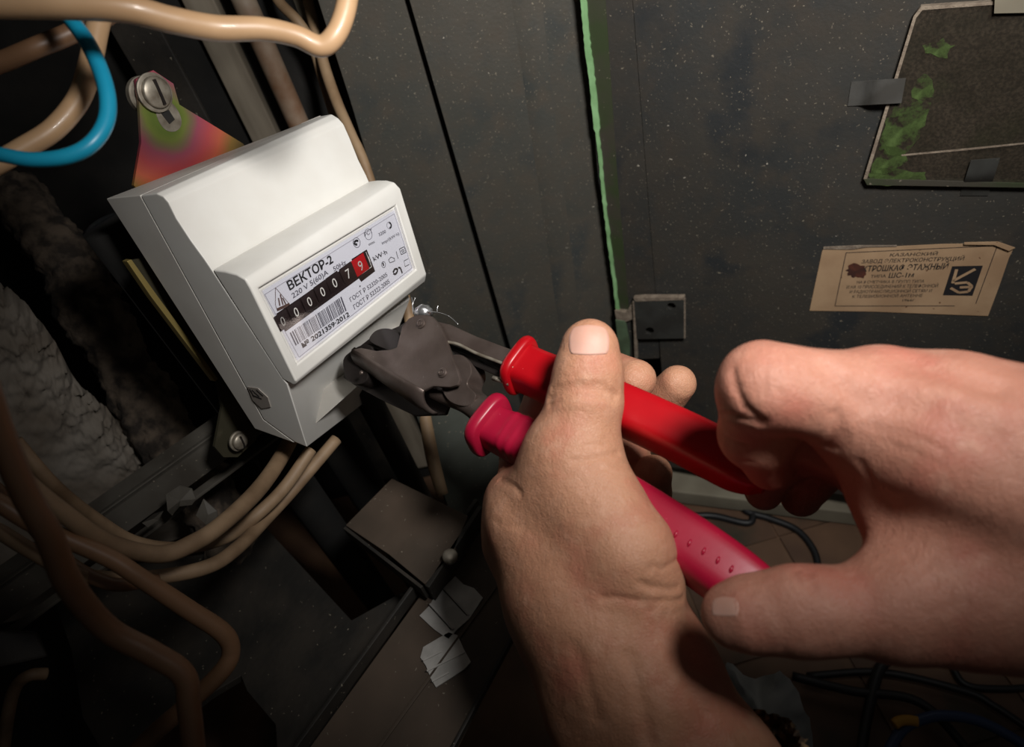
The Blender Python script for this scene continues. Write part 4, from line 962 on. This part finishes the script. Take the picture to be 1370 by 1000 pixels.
def grip_carve(d, Q, C, rads, shrink=.94):
    out = None
    for i in range(0, len(C) - 6, 6):
        c = capsule(Q, C[i], C[min(i + 6, len(C) - 1)], rads[i] * shrink * .8, rads[min(i + 6, len(C) - 1)] * shrink * .8)
        out = c if out is None else np.minimum(out, c)
    return np.maximum(d, -out)
LDEPTH = None; RDEPTH = None
def depth_of(V, Fc): return BVHTree.FromPolygons([tuple(v) for v in V], Fc)
def lay(pts, bvh):
    """put a fold's picture points on the skin that the first pass found"""
    if bvh is None: return [(u, v, 9.0) for u, v in pts]
    out = []; last = None
    for k in range(len(pts) - 1):
        for t in (0, .5):
            u = pts[k][0] * (1 - t) + pts[k + 1][0] * t; v = pts[k][1] * (1 - t) + pts[k + 1][1] * t
            h_ = bvh.ray_cast(Vector((0, 0, 0)), Vector(unit(ray(u, v))))[0]
            if h_ is not None and (last is None or abs(h_[2] - last) < .02): last = h_[2]; out.append((u, v, h_[2]))
    return out if len(out) > 1 else [(u, v, 9.0) for u, v in pts]
def left_field(Q):
    palm = chain(Q, [(752, 700, .262, 90), (785, 780, .250, 100), (832, 880, .238, 98), (925, 1060, .226, 100), (1010, 1230, .217, 105)], .012)
    palm = smin(palm, chain(Q, [(715, 720, .270, 58), (752, 820, .255, 58), (806, 950, .241, 68), (880, 1120, .228, 88)], .01), .012)
    palm = smin(palm, chain(Q, [(800, 820, .240, 78), (880, 915, .229, 70), (960, 1050, .222, 84), (1040, 1200, .216, 90)], .01), .012)
    palm = smin(palm, chain(Q, [(690, 668, .272, 40), (702, 720, .272, 54)], .006), .008)          # index knuckle
    thenar = chain(Q, [(768, 622, .2445, 56), (800, 684, .2365, 62), (840, 738, .2275, 58), (864, 776, .2265, 50)], .006)
    palm = smin(palm, thenar, .010)
    palm = smin(palm, chain(Q, [(738, 640, .252, 44), (716, 690, .256, 60)], .006), .012)
    thumb = chain(Q, [(762, 645, .2435, 56), (766, 602, .2435, 55), (780, 552, .2425, 48.5)], .006)
    thumb = smin(thumb, chain(Q, [(780, 552, .2425, 47), (783, 533, .242, 48.5), (787, 498, .2415, 45), (789, 466.5, .2405, 39)], .003), .0035)
    palm = smin(palm, thumb, .010)
    idx = chain(Q, [(700, 668, .276, 40), (704, 610, .296, 34), (735, 530, .307, 31), (790, 490, .300, 29), (850, 508, .272, 27.5)], .003)
    mid = chain(Q, [(740, 720, .288, 44), (790, 650, .312, 36), (865, 560, .309, 31), (906, 514, .286, 25)], .003)
    ring = chain(Q, [(770, 760, .288, 44), (800, 700, .306, 34), (852, 640, .308, 30), (842, 606, .292, 25)], .003)
    pink = chain(Q, [(800, 800, .276, 42), (842, 720, .290, 32), (868, 660, .290, 28), (874, 634, .282, 25)], .003)
    d = palm
    for f_ in (idx, mid, ring, pink): d = smin(d, f_, .0016)
    d = grip_carve(d, Q, gc1, gr1); d = grip_carve(d, Q, gc2, gr2)
    # folds: thumb joint, thumb root, wrist
    for pts, r_, dep in (([(734, 533), (752, 524), (775, 520), (800, 521), (818, 525), (832, 534)], 1.2, 1.5),
                         ([(738, 522), (765, 514), (800, 513), (824, 519)], .9, .8), ([(735, 543), (765, 530), (812, 532), (832, 543)], .9, .7),
                         ([(752, 506), (775, 502), (806, 504)], .5, .25), ([(744, 556), (768, 549), (790, 550)], .6, .25),
                         ([(828, 606), (806, 612), (780, 618), (752, 616)], .9, .6), ([(836, 622), (806, 626), (772, 634)], .8, .35), ([(776, 600), (796, 596), (820, 596)], .7, .3),
                         ([(872, 650), (846, 662), (812, 676), (790, 690)], 1.0, .4), ([(890, 690), (868, 694), (840, 706)], .8, .3),
                         ([(918, 784), (896, 790), (868, 786), (846, 776)], 1.1, .9), ([(926, 800), (900, 805), (866, 806), (820, 800), (790, 802)], 1.0, .6),
                         ([(908, 748), (888, 762), (874, 757), (866, 768)], .9, .6), ([(892, 800), (876, 815), (850, 822)], .9, .4),
                         ([(648, 632), (668, 642), (688, 652), (704, 668)], 1.2, .6), ([(664, 700), (690, 706), (712, 700)], 1.2, .25),
                         ([(842, 880), (856, 930), (866, 975), (872, 1010)], 2.2, .8), ([(905, 880), (930, 930), (960, 985)], 2.6, .9), ([(770, 870), (790, 930), (806, 990)], 2.6, .5)):
        pts = lay(pts, LDEPTH); d = crease(d, Q, pts, r_ * .001, dep * .0014)
    # nail bed
    bed = np.sqrt(((Q - P(790, 452, .2255)) ** 2).sum(1)); d = d + .0004 * np.exp(-(bed / .005) ** 4)
    return d
def right_field(Q):
    back = chain(Q, [(1170, 562, .190, 72), (1250, 588, .182, 100), (1340, 620, .178, 118), (1480, 660, .174, 140), (1640, 720, .172, 150)], .012)
    back = smin(back, chain(Q, [(1228, 660, .194, 84), (1330, 700, .184, 120), (1480, 740, .18, 140)], .012), .014)
    back = smin(back, chain(Q, [(1180, 542, .189, 73), (1240, 562, .184, 86)], .006), .008)          # index knuckle
    back = smin(back, chain(Q, [(1400, 790, .182, 110), (1310, 790, .180, 92), (1222, 806, .179, 66)], .01), .014)
    thumb = chain(Q, [(1260, 800, .179, 74), (1190, 815, .180, 62), (1100, 818, .182, 53), (1060, 818, .184, 54), (1000, 822, .187, 46), (978, 824, .189, 38)], .005)
    back = smin(back, thumb, .008)
    idx = chain(Q, [(1160, 548, .188, 64), (1090, 528, .184, 54), (1028, 517, .184, 53), (1016, 514, .186, 54)], .006)
    idx = smin(idx, chain(Q, [(1012, 535, .190, 50), (1012, 580, .204, 46), (1030, 622, .216, 34)], .004), .004)
    back = smin(back, idx, .010)
    mid = chain(Q, [(1170, 600, .205, 60), (1060, 570, .214, 50), (1008, 612, .228, 30), (972, 632, .236, 21)], .004)
    ring = chain(Q, [(1180, 610, .205, 60), (1090, 590, .224, 44), (1040, 620, .238, 30), (1022, 658, .244, 25)], .004)
    pink = chain(Q, [(1200, 640, .205, 60), (1120, 600, .230, 42), (1084, 640, .240, 30), (1072, 664, .246, 27)], .004)
    lit = chain(Q, [(1210, 650, .205, 56), (1150, 600, .226, 40), (1120, 628, .236, 22)], .004)
    d = back
    for f_ in (mid, ring, pink, lit): d = smin(d, f_, .002)
    d = grip_carve(d, Q, gc1, gr1, 1.0); d = grip_carve(d, Q, gc2, gr2, 1.0)
    for pts, r_, dep in (([(980, 500), (984, 520), (994, 542), (1010, 556), (1030, 570)], 1.3, .9), ([(965, 556), (986, 558), (1010, 564), (1028, 572)], .9, .8),
                         ([(972, 585), (990, 592), (1010, 596)], .8, .4), ([(980, 612), (996, 618), (1012, 618)], .8, .3),
                         ([(1108, 490), (1126, 510), (1146, 530), (1170, 545)], 3.2, .9), ([(1106, 600), (1118, 585), (1122, 565), (1118, 540)], 1.4, .7), ([(1118, 604), (1130, 590), (1136, 572)], .9, .4),
                         ([(1206, 718), (1214, 732), (1212, 746)], 1.3, .8), ([(1190, 690), (1240, 708), (1290, 730), (1345, 752), (1400, 770)], 7.5, 2.6),
                         ([(1072, 764), (1080, 768), (1084, 782), (1092, 800)], .9, .6), ([(1060, 764), (1066, 776), (1076, 792)], .7, .35),
                         ([(1220, 486), (1290, 506), (1370, 532)], 3.5, 1.1), ([(1200, 540), (1280, 566), (1370, 596)], 3.5, .6),
                         ([(1030, 468), (1026, 490), (1024, 515), (1026, 540)], .7, .3), ([(1042, 468), (1040, 490), (1040, 515), (1042, 540)], .7, .35), ([(1056, 470), (1058, 495), (1058, 520)], .7, .3), ([(1068, 474), (1074, 500), (1072, 525)], .7, .22),
                         ([(1240, 760), (1262, 752), (1276, 738)], 1.6, .6), ([(1250, 780), (1275, 770), (1300, 762)], 1.8, .5), ([(1150, 620), (1160, 640), (1166, 665)], 1.2, .3), ([(1180, 590), (1230, 612), (1290, 640)], 1.2, .22), ([(1170, 572), (1230, 590), (1290, 612)], 1.0, .2)):
        pts = lay(pts, RDEPTH); d = crease(d, Q, pts, r_ * .001, dep * .0014)
    return d
def wrinkle(V):
    V = np.array(V); out = V.copy()
    for i, v in enumerate(V):
        q = Vector(v); out[i] = v + unit(np.array([.2, -.5, -1])) * (noise.noise(q * 55) * .0009 + noise.noise(q * 160) * .00022)
    return out
HR = .0009
LB = ((-.03, -.035, .180), (.125, .215, .350)); RB = ((.042, -.03, .125), (.215, .135, .272))
LDEPTH = depth_of(*surface(left_field, *LB, .002)); RDEPTH = depth_of(*surface(right_field, *RB, .002))
V, Fc = surface(left_field, *LB, HR); V = wrinkle(V)
lh = mesh('left_hand', V, Fc, m_skin, hand_person, smooth=True); lhV, lhF = V, Fc
V, Fc = surface(right_field, *RB, HR); V = wrinkle(V)
rh = mesh('right_hand', V, Fc, m_skinred, hand_person, smooth=True); rhV, rhF = V, Fc
# nail of the left thumb, following the skin beneath it
def nail(V, Fc, outline_c, half, parent, tilt=0, lift=.0004):
    bvh = BVHTree.FromPolygons([tuple(v) for v in V], Fc); cu, cv = outline_c; hu, hv = half; nu, nv = 16, 16; G = {}; Vn = []; Fn = []
    for i in range(nu + 1):
        for j in range(nv + 1):
            x = -1 + 2 * i / nu; y = -1 + 2 * j / nv
            # rounded rectangle, fuller at the tip
            sx = x * math.sqrt(max(0, 1 - .42 * y * y)) if y < 0 else x * (1 - .12 * y ** 4); sy = y * math.sqrt(max(0, 1 - .30 * x * x)) if y < 0 else y * (1 - .08 * x * x)
            u = cu + sx * hu + tilt * sy * hv; v = cv + sy * hv; r = unit(ray(u, v)); hit = bvh.ray_cast(Vector((0, 0, 0)), Vector(r))
            p = np.array(hit[0]) if hit[0] is not None else r * .22
            Vn.append(p * (1 - lift / np.linalg.norm(p) * (1 - .5 * max(abs(x), abs(y)) ** 6)))
    # smooth heights so that the plate bows like a real nail
    D = np.array([np.linalg.norm(p) for p in Vn]).reshape(nu + 1, nv + 1)
    for _ in range(6):
        E = D.copy(); E[1:-1, 1:-1] = (D[2:, 1:-1] + D[:-2, 1:-1] + D[1:-1, 2:] + D[1:-1, :-2]) / 4; D = E
    Vn = [unit(p) * d for p, d in zip(Vn, D.ravel())]; n0 = len(Vn); Vn += [p * (1 + .0006 / np.linalg.norm(p)) for p in Vn]
    for i in range(nu):
        for j in range(nv): k = i * (nv + 1) + j; Fn += [[k, k + 1, k + nv + 2, k + nv + 1], [n0 + k, n0 + k + nv + 1, n0 + k + nv + 2, n0 + k + 1]]
    rim = [i * (nv + 1) for i in range(nu + 1)] + [nu * (nv + 1) + j for j in range(1, nv + 1)] + [i * (nv + 1) + nv for i in range(nu - 1, -1, -1)] + [j for j in range(nv - 1, 0, -1)]
    for a, b in zip(rim, rim[1:] + rim[:1]): Fn.append([a, b, n0 + b, n0 + a])
    return mesh('thumbnail', Vn, Fn, m_nail, parent, smooth=True)
nail(lhV, lhF, (788, 455), (27, 20), lh)
nail(rhV, rhF, (970, 812), (18, 13), rh, lift=.0001)
# camouflage cuff of the left sleeve, fluffy
cuff = []
C = cm_spline([P(942, 1030, .224), P(979, 1104, .222), P(1034, 1214, .218)], 24)
V, Fc = tube_geo(C, [.0327 + .0008 * math.sin(i) for i in range(len(C))], 140, cap=False)
V2 = [v + unit(v - C[i // 140]) * (noise.fractal(Vector(v * 300), .8, 2.1, 5) * .003) for i, v in enumerate(V)]
mesh('sleeve_cuff', V2, Fc, m_fur, hand_person, smooth=True)['label'] = 'brown camouflage fleece cuff'

# ------------------------------------------------------------------ cables in front
cable('thick_tan_cable', [(-60, 2, .175, 19), (0, 4, .180, 19), (90, 6, .185, 19), (170, 12, .190, 18), (230, 27, .197, 17), (290, 38, .205, 16.5), (350, 39, .21, 15), (395, 48, .213, 14), (428, 62, .216, 14), (448, 48, .216, 14), (462, 14, .216, 14), (470, -40, .216, 14)],
      m_tan, label='thick tan cable sweeping across the top left and bending up at its right end', seg=10, n=20)
cable('tan_cable', [(-40, 96, .23, 13), (0, 84, .23, 13), (48, 64, .23, 13), (92, 46, .235, 13), (140, 22, .24, 13), (180, -10, .24, 13)], m_brown, label='brown cable passing behind the cyan wire at upper left', seg=10, n=18)
cable('tan_cable', [(146, -20, .235, 14), (132, 30, .232, 14), (121, 84, .23, 14), (106, 131, .226, 14), (73, 172, .222, 14), (29, 200, .218, 14), (-10, 222, .215, 14), (-50, 240, .215, 14)], m_tan, label='glossy tan cable loop curving down beside the cyan wire', seg=10, n=18)
cable('cyan_wire', [(60, -10, .215, 10), (91, 22, .212, 10), (120, 62, .208, 10.5), (141, 115, .205, 10.5), (143, 158, .203, 10.5), (124, 191, .20, 10.5), (91, 209, .198, 10.5), (44, 214, .196, 10), (0, 207, .194, 10), (-50, 198, .193, 10)], m_cyan,
      label='bright cyan wire looping at the upper left', seg=10, n=18, cat='wire')
G = 'tan cables sagging below the meter'
cable('sagging_cable', [(-60, 400, .165, 18), (-20, 520, .168, 18), (8, 600, .172, 17), (36, 665, .176, 17), (65, 716, .18, 17), (94, 784, .19, 17), (144, 842, .20, 16), (202, 874, .205, 15.5), (245, 903, .208, 15), (253, 946, .208, 15), (262, 1040, .208, 15)],
      m_brown, label='thickest brown cable falling from the left edge to the bottom in front', group=G, seg=10, n=20)
cable('sagging_cable', [(-30, 560, .21, 12), (20, 630, .215, 12), (83, 685, .225, 12), (144, 726, .24, 12), (212, 742, .255, 12), (258, 727, .268, 12), (300, 699, .285, 11.5), (350, 650, .32, 11), (385, 596, .36, 10), (410, 540, .41, 9)],
      m_grime, label='bright upper tan cable of the sagging bunch below the meter', group=G, seg=10, n=18)
cable('sagging_cable', [(20, 590, .24, 9), (72, 650, .25, 9), (126, 694, .272, 9), (180, 726, .290, 9), (240, 734, .305, 9), (302, 719, .318, 9), (346, 687, .322, 9), (382, 651, .334, 8.5), (416, 602, .345, 8)],
      m_grime, label='thin cable just behind the bright upper tan cable', group=G, seg=10, n=14)
cable('sagging_cable', [(-30, 700, .225, 10), (0, 712, .23, 10), (43, 738, .238, 10), (108, 770, .25, 10), (194, 774, .27, 10), (274, 760, .288, 10), (317, 734, .305, 9.5), (360, 690, .335, 9), (396, 651, .35, 8.5), (450, 588, .368, 8)],
      m_grime, label='lowest tan cable of the sagging bunch below the meter', group=G, seg=10, n=14)
cable('sagging_cable', [(-30, 660, .215, 12), (0, 674, .22, 12), (54, 706, .225, 12), (144, 746, .235, 12), (187, 773, .24, 12), (252, 816, .25, 12.5), (297, 846, .257, 12.5), (309, 870, .26, 12), (298, 897, .26, 12), (252, 942, .262, 12), (202, 986, .265, 12), (150, 1040, .27, 12)],
      m_brown, label='brown cable that drops right and hooks back to the bottom edge', group=G, seg=10, n=18)
cable('sagging_cable', [(-20, 640, .24, 9), (40, 700, .245, 9), (90, 752, .25, 9), (150, 782, .255, 9), (210, 776, .27, 8)], m_brown, label='short brown cable hidden among the bunch at far left', group=G, seg=8, n=14)
